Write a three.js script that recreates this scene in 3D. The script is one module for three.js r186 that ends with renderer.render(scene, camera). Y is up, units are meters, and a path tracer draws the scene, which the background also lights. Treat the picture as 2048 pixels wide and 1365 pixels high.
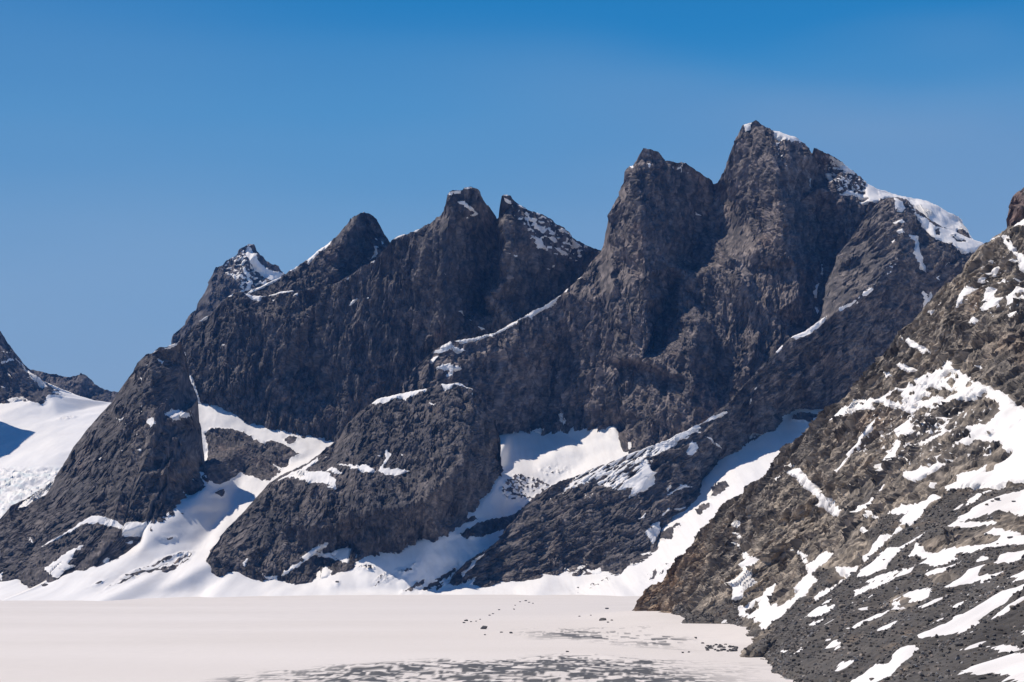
import * as THREE from 'three';
import { mergeGeometries } from 'three/addons/utils/BufferGeometryUtils.js';

// ------------------------------------------------------------------ camera, sky, sun, exposure
const scene = new THREE.Scene();
const CAM_H = 57, FOV = 20, PITCH = 6.67 * Math.PI / 180;
const camera = new THREE.PerspectiveCamera(FOV, 2048 / 1365, 1, 90000);
camera.position.set(0, CAM_H, 0);
camera.rotation.set(PITCH, 0, 0);
scene.add(camera);

const renderer = new THREE.WebGLRenderer({ antialias: true });
renderer.setSize(1024, 682);
renderer.toneMapping = THREE.LinearToneMapping;
renderer.toneMappingExposure = 0.93;
renderer.shadowMap.enabled = true;

// seeded gradient noise
function makeNoise(seed) {
  let s = seed >>> 0;
  const rnd = () => { s = (s + 0x6D2B79F5) >>> 0; let t = s; t = Math.imul(t ^ (t >>> 15), t | 1); t ^= t + Math.imul(t ^ (t >>> 7), t | 61); return ((t ^ (t >>> 14)) >>> 0) / 4294967296; };
  const p = new Uint8Array(512);
  const a = Array.from({ length: 256 }, (_, i) => i);
  for (let i = 255; i > 0; i--) { const j = Math.floor(rnd() * (i + 1)); [a[i], a[j]] = [a[j], a[i]]; }
  for (let i = 0; i < 512; i++) p[i] = a[i & 255];
  const g = (h, x, y, z) => { h &= 15; const u = h < 8 ? x : y, v = h < 4 ? y : (h === 12 || h === 14 ? x : z); return ((h & 1) ? -u : u) + ((h & 2) ? -v : v); };
  const n3 = (x, y, z) => {
    const fx = Math.floor(x), fy = Math.floor(y), fz = Math.floor(z), X = fx & 255, Y = fy & 255, Z = fz & 255;
    x -= fx; y -= fy; z -= fz;
    const u = x * x * x * (x * (x * 6 - 15) + 10), v = y * y * y * (y * (y * 6 - 15) + 10), w = z * z * z * (z * (z * 6 - 15) + 10);
    const A = p[X] + Y, AA = p[A] + Z, AB = p[A + 1] + Z, B = p[X + 1] + Y, BA = p[B] + Z, BB = p[B + 1] + Z;
    const l = (t, a0, b0) => a0 + t * (b0 - a0);
    return l(w, l(v, l(u, g(p[AA], x, y, z), g(p[BA], x - 1, y, z)), l(u, g(p[AB], x, y - 1, z), g(p[BB], x - 1, y - 1, z))),
      l(v, l(u, g(p[AA + 1], x, y, z - 1), g(p[BA + 1], x - 1, y, z - 1)), l(u, g(p[AB + 1], x, y - 1, z - 1), g(p[BB + 1], x - 1, y - 1, z - 1))));
  };
  return { n3, rnd };
}
const { n3, rnd } = makeNoise(71);
const fbm = (x, y, z, o = 4) => { let s = 0, a = 0.5; for (let i = 0; i < o; i++) { s += a * n3(x, y, z); x = x * 2.03 + 7.1; y = y * 2.03 + 3.7; z = z * 2.03 + 1.3; a *= 0.5; } return s; };
const clamp = (x, a = 0, b = 1) => Math.min(b, Math.max(a, x));
const lerp = (a, b, t) => a + (b - a) * t;
const sstep = (a, b, x) => { const t = clamp((x - a) / (b - a)); return t * t * (3 - 2 * t); };
const lin = (c) => { c /= 255; return c <= 0.04045 ? c / 12.92 : Math.pow((c + 0.055) / 1.055, 2.4); };

// the sky: clear blue air, paler towards the horizon, a trace of thin high cirrus
{
  const W = 2048, Hh = 1024, data = new Float32Array(W * Hh * 4);
  const stops = [[-90, 150, 168, 190], [-1, 158, 184, 212], [2, 156, 183, 212], [5.5, 142, 176, 210], [8, 126, 168, 209], [10.5, 104, 158, 206], [13, 72, 146, 203], [16, 42, 130, 194], [19, 30, 120, 185], [30, 20, 92, 160], [60, 14, 70, 132], [90, 12, 62, 120]];
  for (let j = 0; j < Hh; j++) {
    const el = (j + 0.5) / Hh * 180 - 90;
    for (let i = 0; i < W; i++) {
      const az = (i + 0.5) / W * 360;
      const ca = Math.cos(az * Math.PI / 180), sa = Math.sin(az * Math.PI / 180), ce = Math.cos(el * Math.PI / 180), se = Math.sin(el * Math.PI / 180);
      const bend = 1.1 * fbm(ca * ce * 3 + 5, se * 14, sa * ce * 3, 3);
      const e2 = el + bend * sstep(0, 6, el) * 1.6;
      let k = 0; while (k < stops.length - 2 && e2 > stops[k + 1][0]) k++;
      const t = clamp((e2 - stops[k][0]) / (stops[k + 1][0] - stops[k][0]));
      const c = [1, 2, 3].map((q) => lerp(lin(stops[k][q]), lin(stops[k + 1][q]), t));
      const aa = clamp(az - 90, -40, 60), edge = 15.6 - 0.11 * aa + 1.1 * n3(aa / 9, el / 4, 3.3), veil = (0.10 + 0.34 * sstep(-6, 12, aa)) * sstep(edge + 0.9, edge - 2.2, el) * sstep(0, 5, el) + 0.10 * sstep(-2, -14, aa);
      for (let q = 0; q < 3; q++) c[q] = lerp(c[q], lin([134, 160, 197][q]), veil);
      const ci = sstep(0.05, 0.45, fbm(ca * ce * 2.2 + 9, se * 9 + 2, sa * ce * 2.2, 4)) * 0.10 * sstep(3, 9, el);
      const o = (j * W + i) * 4, air = 1 / 0.93;
      data[o] = air * lerp(c[0], 0.42, ci); data[o + 1] = air * lerp(c[1], 0.5, ci); data[o + 2] = air * lerp(c[2], 0.62, ci); data[o + 3] = 1;
    }
  }
  const sky = new THREE.DataTexture(data, W, Hh, THREE.RGBAFormat, THREE.FloatType);
  sky.mapping = THREE.EquirectangularReflectionMapping; sky.magFilter = THREE.LinearFilter; sky.minFilter = THREE.LinearFilter; sky.needsUpdate = true;
  scene.background = sky; scene.environment = sky;
}
const sun = new THREE.DirectionalLight(new THREE.Color(1.0, 0.91, 0.80), 4.7);
const SUN = new THREE.Vector3(-0.44, 0.86, -0.09).normalize();
sun.position.copy(SUN).multiplyScalar(12000).add(new THREE.Vector3(0, 300, -4000)); sun.target.position.set(0, 300, -4000);
sun.castShadow = true; sun.shadow.mapSize.set(4096, 4096);
Object.assign(sun.shadow.camera, { left: -5000, right: 5000, top: 4000, bottom: -4000, near: 100, far: 24000 });
scene.add(sun, sun.target);

// ------------------------------------------------------------------ surveying helpers
const F = 682.5 / Math.tan(FOV * Math.PI / 360), CP = Math.cos(PITCH), SP = Math.sin(PITCH);
// the point that stands d metres ahead and shows at (px, py) in the 2048 x 1365 picture
const at = (px, py, d) => { const a = (px - 1024) / F, b = (682.5 - py) / F, t = d / (CP - b * SP); return [a * t, CAM_H + (b * CP + SP) * t, -d]; };
const onPlane = (px, py, y = 0) => { const b = (682.5 - py) / F; const t = (y - CAM_H) / (b * CP + SP); return at(px, py, t * (CP - b * SP)); };
const view = (ox, oy, s) => (q) => q.map(([x, y]) => [ox + x / s, oy + y / s]);
const z1 = view(0, 380, 3.412), z2 = view(0, 740, 2.7305), z3 = view(400, 720, 2.7305), z4 = view(340, 380, 2.7305), z5 = view(780, 340, 2.7305), z6 = view(860, 740, 2.7305),
  z7 = view(1140, 200, 2.7305), z8 = view(1540, 220, 2.7303), z9 = view(1200, 640, 2.7305), zb = view(1536, 640, 3.412), zc = view(1536, 965, 3.412), zd = view(1100, 965, 3.412);
const zbe = (cx, cy, rx, ry) => { const q = []; for (let k = 0; k < 9; k++) q.push([cx + rx * Math.cos(k * 0.698), cy + ry * Math.sin(k * 0.698)]); return zb(q); };

function delaunay(pts) {                        // Bowyer-Watson on [x, y]
  const n = pts.length, P = pts.map((p) => [p[0] + 0.013 * Math.sin(p[1] * 1.7), p[1] + 0.013 * Math.cos(p[0] * 2.3)]);
  P.push([-9e4, -9e4], [9e4, -9e4], [0, 18e4]);
  const circ = (a, b, c) => { const ax = P[a][0], ay = P[a][1], bx = P[b][0] - ax, by = P[b][1] - ay, cx = P[c][0] - ax, cy = P[c][1] - ay, d = 2 * (bx * cy - by * cx) || 1e-9;
    const ux = (cy * (bx * bx + by * by) - by * (cx * cx + cy * cy)) / d, uy = (bx * (cx * cx + cy * cy) - cx * (bx * bx + by * by)) / d; return { t: [a, b, c], x: ax + ux, y: ay + uy, r: ux * ux + uy * uy }; };
  let T = [circ(n, n + 1, n + 2)];
  for (let i = 0; i < n; i++) {
    const E = new Map(), keep = [];
    for (const q of T) { const dx = P[i][0] - q.x, dy = P[i][1] - q.y; if (dx * dx + dy * dy < q.r) for (let k = 0; k < 3; k++) { const a = q.t[k], b = q.t[(k + 1) % 3], key = a < b ? a * 9999 + b : b * 9999 + a; E.has(key) ? E.set(key, null) : E.set(key, [a, b]); } else keep.push(q); }
    T = keep; for (const e of E.values()) if (e) T.push(circ(e[0], e[1], i));
  }
  return T.filter((q) => q.t.every((v) => v < n)).map((q) => q.t);
}
function surface(pts) {                         // depth z over the upright plane (x, y), linear between the surveyed points
  const T = delaunay(pts).map((t) => {
    const [a, b, c] = t.map((i) => pts[i]), d = (b[1] - c[1]) * (a[0] - c[0]) + (c[0] - b[0]) * (a[1] - c[1]);
    return { a, b, c, d, x0: Math.min(a[0], b[0], c[0]), x1: Math.max(a[0], b[0], c[0]), y0: Math.min(a[1], b[1], c[1]), y1: Math.max(a[1], b[1], c[1]) };
  }).filter((q) => Math.abs(q.d) > 1e-6);
  let last = T[0];
  const hit = (q, x, y) => { if (x < q.x0 || x > q.x1 || y < q.y0 || y > q.y1) return null; const u = ((q.b[1] - q.c[1]) * (x - q.c[0]) + (q.c[0] - q.b[0]) * (y - q.c[1])) / q.d, v = ((q.c[1] - q.a[1]) * (x - q.c[0]) + (q.a[0] - q.c[0]) * (y - q.c[1])) / q.d; return u >= -1e-4 && v >= -1e-4 && u + v <= 1.0001 ? u * q.a[2] + v * q.b[2] + (1 - u - v) * q.c[2] : null; };
  return (x, y) => {
    let r = hit(last, x, y); if (r !== null) return r;
    for (const q of T) { r = hit(q, x, y); if (r !== null) { last = q; return r; } }
    let ws = 0, zs = 0; const near = [];            // outside: nearest three points
    for (const p of pts) { const dd = (p[0] - x) ** 2 + (p[1] - y) ** 2 + 1; if (near.length < 3 || dd < near[2][0]) { near.push([dd, p[2]]); near.sort((m, n) => m[0] - n[0]); near.length = Math.min(3, near.length); } }
    for (const [dd, z] of near) { ws += 1 / dd; zs += z / dd; }
    return zs / ws;
  };
}
function polySD(poly) {                         // signed distance, positive inside
  let x0 = 1e9, x1 = -1e9, y0 = 1e9, y1 = -1e9; for (const [x, y] of poly) { x0 = Math.min(x0, x); x1 = Math.max(x1, x); y0 = Math.min(y0, y); y1 = Math.max(y1, y); }
  return (x, y, far) => {
    if (x < x0 - far || x > x1 + far || y < y0 - far || y > y1 + far) return -far;
    let ins = false, m = 1e18;
    for (let i = 0, j = poly.length - 1; i < poly.length; j = i++) {
      const [ax, ay] = poly[i], [bx, by] = poly[j];
      if ((ay > y) !== (by > y) && x < (bx - ax) * (y - ay) / (by - ay) + ax) ins = !ins;
      const dx = bx - ax, dy = by - ay, t = clamp(((x - ax) * dx + (y - ay) * dy) / (dx * dx + dy * dy + 1e-9)), ex = x - ax - t * dx, ey = y - ay - t * dy;
      m = Math.min(m, ex * ex + ey * ey);
    }
    m = Math.min(far, Math.sqrt(m)); return ins ? m : -m;
  };
}
const curve = (q) => (x) => { if (x <= q[0][0]) return q[0][1]; for (let i = 1; i < q.length; i++) if (x <= q[i][0]) return lerp(q[i - 1][1], q[i][1], (x - q[i - 1][0]) / (q[i][0] - q[i - 1][0])); return q[q.length - 1][1]; };

const rockMat = new THREE.MeshStandardMaterial({ vertexColors: true, roughness: 0.86, flatShading: true });
const snowMat = new THREE.MeshStandardMaterial({ vertexColors: true, roughness: 0.72 });

const relief = { big: 0, small: 0 };
// rock relief in metres, towards the open air. k: size of the smallest steps, ang: dip of the joints, st: how far joints run along the dip
function rockRelief(x, y, z, o) {
  const c = Math.cos(o.ang), s = Math.sin(o.ang), k = o.k;
  const wx = x + 9 * k * n3(x / (40 * k), y / (55 * k), 3.3), wy = y + 12 * k * n3(x / (45 * k), y / (45 * k), 8.1);
  const u = (wx * c + wy * s) / k, v = (-wx * s + wy * c) / (k * o.st), w = z / (k * 1.6);
  const fine = (A, l, a1, b1, c1) => { const n = n3(u / l + a1, v / l + b1, w / l + c1); return A * (0.28 - Math.abs(n)); };
  const big = (15 * (0.35 - Math.abs(n3(u / 105, v / 105, w / 105 + 2))) + 10 * n3(u / 150 + 4, v / 90, w / 150) + fine(14, 47, 9, 0, 0)) * k;
  let h = 0;
  h += fine(11, 25, 0, 5, 0) - fine(7.5, 14, 3, 0, 4) + fine(6.5, 8.3, 0, 2, 7) - fine(4.2, 4.6, 6, 6, 1);
  h += (o.flute ?? 5) * (0.3 - Math.abs(n3(u / 17 + 60, v / 75, 2.2)));                    // fluting down the fall line
  const t = n3(u / 19 + 31, v / 27, w / 19) * 3.4, q = t - Math.floor(t);                   // stepped slabs
  h += 4.6 * (Math.floor(t) + sstep(0.8, 1, q));
  const t2 = n3(u / 9 + 11, v / 13 + 3, w / 9) * 2.6, q2 = t2 - Math.floor(t2);
  h += 2.4 * (Math.floor(t2) + sstep(0.78, 1, q2));
  h -= 6 * sstep(0.05, 0.0, Math.abs(n3(u / 33 + 50, v / 70, w / 40)));                     // open joints
  const sx = o.step * o.pxm, m1 = n3(x / (2.1 * sx) + 3, y / (4.6 * sx), w * 0.2), m2 = n3((x * c + y * s) / (3.4 * sx), (y * c - x * s) / (10 * sx), 5.5);
  relief.big = big; relief.small = h * k + sx * (o.grain ?? 1) * (1.5 * m1 - 2.1 * Math.abs(m2));
}
function rockColour(x, y, z, o, out) {
  const p = o.pal, a = fbm(x / 190 + 3, y / 190, z / 260, 3) + 0.5, b = fbm(x / 60, y / 85 + 9, z / 90, 3), st = n3(x / 7 / o.k, y / 120 / o.k, 4.4) * 0.6 + n3(x / 17 / o.k + 8, y / 210 / o.k, 2.2);
  const k = o.k, c = Math.cos(o.ang), s = Math.sin(o.ang), u = (x * c + y * s) / k, v = (y * c - x * s) / k;
  const mot = n3(u / 13, v / 26, z / 14 / k), mot2 = n3(u / 5.5, v / 12, 6.6), seam = sstep(0.07, 0.0, Math.abs(n3(u / 16 + 5, v / 60, 1.1))) * 0.5 + sstep(0.08, 0, Math.abs(n3(u / 30, v / 15 + 8, 9.4))) * 0.35;
  const m = clamp(a + b * 0.9 + 0.5 * mot), f = (0.98 + 0.4 * sstep(-0.1, 0.1, mot) - 0.2 + 0.45 * sstep(-0.08, 0.08, mot2) - 0.22 + 0.35 * n3(u / 2.6, v / 5, 3.1)) * (0.66 + 0.68 * rnd()) * (1 - 0.4 * sstep(0.1, 0.6, st)) * (1 - seam);
  const red = sstep(0.18, 0.5, fbm(x / 80 + 40, y / 130, z / 130, 3)) * (o.red ?? 0.5);
  for (let i = 0; i < 3; i++) out[i] = lerp(lerp(p[0][i], p[1][i], m), p[2][i], red) * f;
  if (o.tint) o.tint(x, y, z, out, f);
}
function snowColour(x, y, z, o, out) {
  const d = sstep(0.1, 0.55, fbm(x / 90, y / 70 + 20, z / 120, 4)) * 0.5 + sstep(0.1, 0.5, n3(x / 6 / o.k + y / 30, y / 60 / o.k, 1.7)) * 0.25, g = 1 - 0.03 * rnd();
  const w = o.snow ?? [0.86, 0.835, 0.81], e = [0.66, 0.60, 0.55];
  for (let i = 0; i < 3; i++) out[i] = lerp(w[i], e[i], d * (o.dirt ?? 0.6)) * g;
  if (o.snowTint) o.snowTint(x, y, z, out);
}

// ------------------------------------------------------------------ one mountain: a face surveyed by points, its crest, and a back that falls away behind
const scenePatches = {};
function mountain(o) {
  const T0 = Date.now();
  const turn = o.turn ?? 0, ct = Math.cos(turn), st = Math.sin(turn);                  // the face's own axes: u along it, y up, w out of it
  const loc = ([x, y, z]) => [x * ct - z * st, y, x * st + z * ct], out = (u, y, w) => [u * ct + w * st, y, -u * st + w * ct];
  const up = (q) => { const [px, py, d] = q, [r, k] = o.steep ?? [0, 0]; return loc(at(px, py, d - k * o.pxm * Math.max(0, r - py))); };
  const crest = o.crest.map(up), ctrl = (o.ctrl ?? []).map(up), foot = (o.foot ?? []).map((q) => loc(at(...q)));
  for (let i = 1; i < crest.length; i++) if (crest[i][0] <= crest[i - 1][0] + 0.4) crest[i][0] = crest[i - 1][0] + 0.4;
  const sunk = foot.map(([x, y, z]) => [x, y - (o.plunge ?? 60), z + (o.plungeOut ?? 5)]);
  const base = surface([...crest, ...ctrl, ...foot, ...sunk]);
  const pxm = o.pxm, put = (poly) => poly.map(([px, py]) => {          // where the line of sight through a picture point meets the face
    const f = (d) => { const P = loc(at(px, py, d)); return P[2] - base(P[0], P[1]); };
    let a = o.d0 * 0.28, b = a, fa = f(a); for (let k = 1; k <= 90; k++) { b = o.d0 * (0.28 + k * 0.0127); const fb = f(b); if (fa > 0 && fb <= 0) break; a = b; fa = fb; }
    for (let k = 0; k < 22; k++) { const m = (a + b) / 2; if (f(m) > 0) a = m; else b = m; }
    const P = loc(at(px, py, (a + b) / 2)); return [P[0], P[1]];
  });
  const ops = (o.marks ?? []).map(([kind, poly, amp = 2.2]) => ({ kind, sd: polySD(put(poly)), amp }));
  const cY = curve(crest), lY = o.low ? curve(o.low.map((q) => loc(at(...q)))) : curve(sunk.slice().sort((a, b) => a[0] - b[0]));
  const X0 = o.x0 ?? crest[0][0], X1 = o.x1 ?? crest[crest.length - 1][0];
  const step = o.step * pxm, nu = Math.ceil((X1 - X0) / step) + 1;
  let maxH = 0; for (let i = 0; i < nu; i++) { const x = X0 + i * step; maxH = Math.max(maxH, cY(x) - lY(x)); }
  const nv = Math.ceil(maxH / step / (o.rowStretch ?? 1.15)), nb = 14, NR = nv + 1 + nb, N = nu * NR;
  const pos = new Float32Array(N * 3), S = new Float32Array(N);
  const jag = o.jag ?? 1.5, far = 40 * pxm;
  const idx = (i, j) => i * NR + j;
  // base sheet
  const bz = new Float32Array(nu * (nv + 1));
  for (let i = 0; i < nu; i++) {
    const x = X0 + i * step, lo = lY(x);
    let hi = cY(x) + jag * pxm * (4.5 * fbm(x / (34 * pxm), 1.5, o.seed, 4) - 1.6 * Math.abs(n3(x / (9 * pxm), 3, o.seed)));
    if (hi < lo + 2) hi = lo + 2;
    for (let j = 0; j <= nv; j++) {
      const y = lerp(lo, hi, j / nv), e = sstep(1, 0.93, j / nv), k = o.warp ?? 1;
      const ux = x + e * k * pxm * (9 * n3(x / (45 * pxm), y / (60 * pxm), o.seed) + 4 * n3(x / (15 * pxm), y / (20 * pxm), o.seed + 5)), uy = y + e * k * pxm * 9 * n3(x / (45 * pxm), y / (60 * pxm), o.seed + 20);
      bz[i * (nv + 1) + j] = base(ux, Math.min(uy, hi)); const q = idx(i, j) * 3; pos[q] = x; pos[q + 1] = y;
    }
  }
  for (let pass = 0; pass < (o.smooth ?? 4); pass++) { const c = bz.slice(); for (let i = 1; i < nu - 1; i++) for (let j = 1; j < nv; j++) { const q = i * (nv + 1) + j; bz[q] = 0.4 * c[q] + 0.15 * (c[q - 1] + c[q + 1] + c[q - nv - 1] + c[q + nv + 1]); } }
  // snow or rock, then relief along the sheet's normal
  const col = new Float32Array(N * 3), colS = new Float32Array(N * 3), cc = [0, 0, 0];
  for (let i = 0; i < nu; i++) for (let j = 0; j <= nv; j++) {
    const v = idx(i, j), q = v * 3, x = pos[q], y = pos[q + 1], z = bz[i * (nv + 1) + j];
    const i0 = Math.max(0, i - 1), i1 = Math.min(nu - 1, i + 1), j0 = Math.max(0, j - 1), j1 = Math.min(nv, j + 1);
    const dzx = (bz[i1 * (nv + 1) + j] - bz[i0 * (nv + 1) + j]) / ((i1 - i0) * step), dy = pos[idx(i, j1) * 3 + 1] - pos[idx(i, j0) * 3 + 1], dzy = (bz[i * (nv + 1) + j1] - bz[i * (nv + 1) + j0]) / dy;
    let nx = -clamp(dzx, -1.6, 1.6), ny = -clamp(dzy, -3, 3), nz = 1; const nl = Math.hypot(nx, ny, nz); nx /= nl; ny /= nl; nz /= nl;
    let s = o.main === 'snow' ? far : -far;
    const rag = fbm(x / (9 * pxm), y / (7 * pxm), z / (30 * pxm), 4), rag2 = n3(x / (3.2 * pxm), y / (2.6 * pxm), 7.7);
    const rg = (rag * 3.6 + rag2 * 1.3 + (o.main === 'snow' ? 0 : 1.6) * n3(x / (5 * pxm), y / (12 * pxm), 3.4)) * pxm;
    for (const p of ops) {
      const sd = p.sd(x, y, far);
      if (sd <= -far) continue;
      if (p.kind === 'snow') s = Math.max(s, sd + rg * p.amp);
      else if (p.kind === 'rock') s = Math.min(s, -(sd + rg * p.amp));
      else if (p.kind === 'flecks') s = Math.max(s, Math.min(sd, (rag * 3.4 + rag2 * 0.8 - p.amp) * 5 * pxm));           // broken snow
      else if (p.kind === 'stones') s = Math.min(s, -Math.min(sd, (rag * 3.4 + rag2 * 0.8 - p.amp) * 5 * pxm));          // broken rock in snow
      else if (p.kind === 'streaks') { const g = p.sd.dir ?? 0.6, uu = (x * Math.cos(g) + y * Math.sin(g)) / pxm, vv = (-x * Math.sin(g) + y * Math.cos(g)) / pxm; s = Math.min(s, -Math.min(sd, (fbm(uu / 26, vv / 4.5, 3.1, 3) * 3 + rag2 * 0.4 - p.amp) * 4 * pxm)); }
    }
    if (o.auto) s = Math.max(s, (fbm(x / (16 * pxm), y / (9 * pxm), o.seed + 3, 4) * 2.6 - o.auto(x, y)) * 6 * pxm);
    S[v] = s;
    const soft = sstep(-1.5 * pxm, 3.5 * pxm, s), edge = o.main === 'snow' ? 1 : sstep(0, 0.04, j / nv);
    rockRelief(x, y, z, o); const am = (o.amp ? o.amp(x, y) : 1) * clamp(nz * 1.35, 0.12, 1), Rb = relief.big * am, Rs = relief.small * am;
    const soften = 0.10 + 0.12 * sstep(14 * pxm, 2 * pxm, s);
    let h = lerp(Rb + Rs, Rb * (o.main === 'snow' ? 0.15 : 0.9) + Rs * soften + (o.lift ?? 1.2) * pxm + pxm * 2.2 * n3(x / (30 * pxm), y / (24 * pxm), 2) + (o.ice ? o.ice(x, y, z) : 0), soft) * edge;
    if (o.main === 'snow' && soft < 1) h += (1 - soft) * (o.proud ?? 5) * pxm;
    const top = sstep(1, 0.978, j / nv); h *= lerp(0.4, 1, top);
    pos[q] = x + nx * h; pos[q + 1] = y + ny * h * 0.8; pos[q + 2] = z + nz * h;
    rockColour(x, y, z, o, cc); col[q] = cc[0]; col[q + 1] = cc[1]; col[q + 2] = cc[2];
    snowColour(x, y, z, o, cc); colS[q] = cc[0]; colS[q + 1] = cc[1]; colS[q + 2] = cc[2];
  }
  const thick = o.thick ?? 420, backLow = o.backLow ?? -30;
  for (let i = 0; i < nu; i++) {
    const c = idx(i, nv) * 3, x = pos[c], y = pos[c + 1], z = pos[c + 2];
    for (let k = 1; k <= nb; k++) {
      const v = idx(i, nv + k), q = v * 3, t = (k / nb) ** 2.0, n = fbm(x / 60, k * 0.7, o.seed + 30, 3) * thick * 0.10 * Math.min(1, k / 4);
      pos[q] = x; pos[q + 1] = lerp(y, backLow, Math.pow(t, 0.92)) - (k === 1 ? 0.2 : 0) + n * 0.2;
      const lo = pos[idx(i, 0) * 3 + 1], fj = clamp((pos[q + 1] - lo) / (y - lo)) * nv, f0 = pos[idx(i, Math.floor(fj)) * 3 + 2], f1 = pos[idx(i, Math.min(nv, Math.floor(fj) + 1)) * 3 + 2], f2 = pos[idx(i, Math.max(0, Math.floor(fj) - 6)) * 3 + 2];
      pos[q + 2] = Math.min(z - thick * t - n * 0.5, Math.min(f0, f1, f2) - 8 - 60 * Math.min(1, t * 4));
      S[v] = S[idx(i, nv)] > 0 && k < 3 ? S[idx(i, nv)] : -1; if (o.main === 'snow') S[v] = 1;
      rockColour(x, pos[q + 1], pos[q + 2], o, cc); col[q] = cc[0]; col[q + 1] = cc[1]; col[q + 2] = cc[2];
      snowColour(x, pos[q + 1], pos[q + 2], o, cc); colS[q] = cc[0]; colS[q + 1] = cc[1]; colS[q + 2] = cc[2];
    }
  }
  // normals over the whole sheet
  const nrm = new Float32Array(N * 3), tri = [];
  for (let i = 0; i < nu - 1; i++) for (let j = 0; j < NR - 1; j++) { const a = idx(i, j), b = idx(i + 1, j), c = idx(i + 1, j + 1), d = idx(i, j + 1); if ((i + j) & 1) tri.push(a, b, c, a, c, d); else tri.push(a, b, d, b, c, d); }
  for (let t = 0; t < tri.length; t += 3) {
    const a = tri[t] * 3, b = tri[t + 1] * 3, c = tri[t + 2] * 3, ux = pos[b] - pos[a], uy = pos[b + 1] - pos[a + 1], uz = pos[b + 2] - pos[a + 2], vx = pos[c] - pos[a], vy = pos[c + 1] - pos[a + 1], vz = pos[c + 2] - pos[a + 2];
    const x = uy * vz - uz * vy, y = uz * vx - ux * vz, z = ux * vy - uy * vx;
    for (const e of [a, b, c]) { nrm[e] += x; nrm[e + 1] += y; nrm[e + 2] += z; }
  }
  // connected patches of snow (or, on a snow slope, of rock)
  const minor = o.main === 'snow' ? (v) => S[v] <= 0 : (v) => S[v] > 0;
  const par = new Int32Array(N).map((_, i) => i), find = (a) => { while (par[a] !== a) { par[a] = par[par[a]]; a = par[a]; } return a; };
  for (let t = 0; t < tri.length; t += 3) { const m = [tri[t], tri[t + 1], tri[t + 2]].filter(minor); for (let k = 1; k < m.length; k++) { const a = find(m[0]), b = find(m[k]); if (a !== b) par[a] = b; } }
  const size = new Map(); for (let v = 0; v < N; v++) if (minor(v)) { const r = find(v); size.set(r, (size.get(r) ?? 0) + 1); }
  const big = [...size].filter(([, n]) => n >= (o.minPatch ?? 40)).sort((a, b) => b[1] - a[1]).slice(0, 250).map(([r]) => r);
  const slot = new Map(big.map((r, k) => [r, k + 2]));                // 0 main, 1 flecks, 2.. patches
  const regions = (o.regions ?? []).map(([name, poly, label]) => ({ name, sd: polySD(put(poly)), label }));
  const buckets = [];
  const bucket = (k) => buckets[k] ??= { p: [], n: [], c: [], i: [], m: new Map() };
  const addV = (B, v, snow) => { const key = v; let r = B.m.get(key); if (r === undefined) { r = B.p.length / 3; B.m.set(key, r); const q = v * 3, C = snow ? colS : col; B.p.push(pos[q], pos[q + 1], pos[q + 2]); B.n.push(nrm[q], nrm[q + 1], nrm[q + 2]); B.c.push(C[q], C[q + 1], C[q + 2]); } return r; };
  const addX = (B, a, b, snow) => { const key = 'e' + Math.min(a, b) + '_' + Math.max(a, b); let r = B.m.get(key); if (r === undefined) { r = B.p.length / 3; B.m.set(key, r); const t = clamp(S[a] / (S[a] - S[b]), 0.02, 0.98), C = snow ? colS : col; for (let k = 0; k < 3; k++) { B.p.push(lerp(pos[a * 3 + k], pos[b * 3 + k], t)); B.n.push(lerp(nrm[a * 3 + k], nrm[b * 3 + k], t)); B.c.push(lerp(C[a * 3 + k], C[b * 3 + k], t)); } } return r; };
  for (let t = 0; t < tri.length; t += 3) {
    const V = [tri[t], tri[t + 1], tri[t + 2]], sn = V.map((v) => S[v] > 0), ns = sn[0] + sn[1] + sn[2];
    const mv = V.find(minor), mk = mv === undefined ? 0 : (slot.get(find(mv)) ?? 1);
    let mainK = 0;
    if (regions.length) { const x = pos[V[0] * 3], y = pos[V[0] * 3 + 1]; for (let r = 0; r < regions.length; r++) if (regions[r].sd(x, y, far) > 0) { mainK = 1000 + r; break; } }
    const kS = o.main === 'snow' ? mainK : mk, kR = o.main === 'snow' ? mk : mainK;
    if (ns === 3) { const B = bucket(kS); B.i.push(...V.map((v) => addV(B, v, true))); B.snow = true; }
    else if (ns === 0) { const B = bucket(kR); B.i.push(...V.map((v) => addV(B, v, false))); B.snow = false; }
    else {
      const lone = ns === 1 ? sn.indexOf(true) : sn.indexOf(false), a = V[lone], b = V[(lone + 1) % 3], c = V[(lone + 2) % 3], ls = ns === 1;
      const B1 = bucket(ls ? kS : kR), B2 = bucket(ls ? kR : kS); B1.snow = ls; B2.snow = !ls;
      B1.i.push(addV(B1, a, ls), addX(B1, a, b, ls), addX(B1, a, c, ls));
      const x1 = addX(B2, a, b, !ls), x2 = addX(B2, a, c, !ls), vb = addV(B2, b, !ls), vc = addV(B2, c, !ls);
      B2.i.push(x1, vb, vc, x1, vc, x2);
    }
  }
  const root = new THREE.Group(); root.name = o.name; root.rotation.y = turn; root.userData = { kind: 'structure', label: o.label, category: o.category ?? 'mountain' };
  const used = {};
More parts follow.
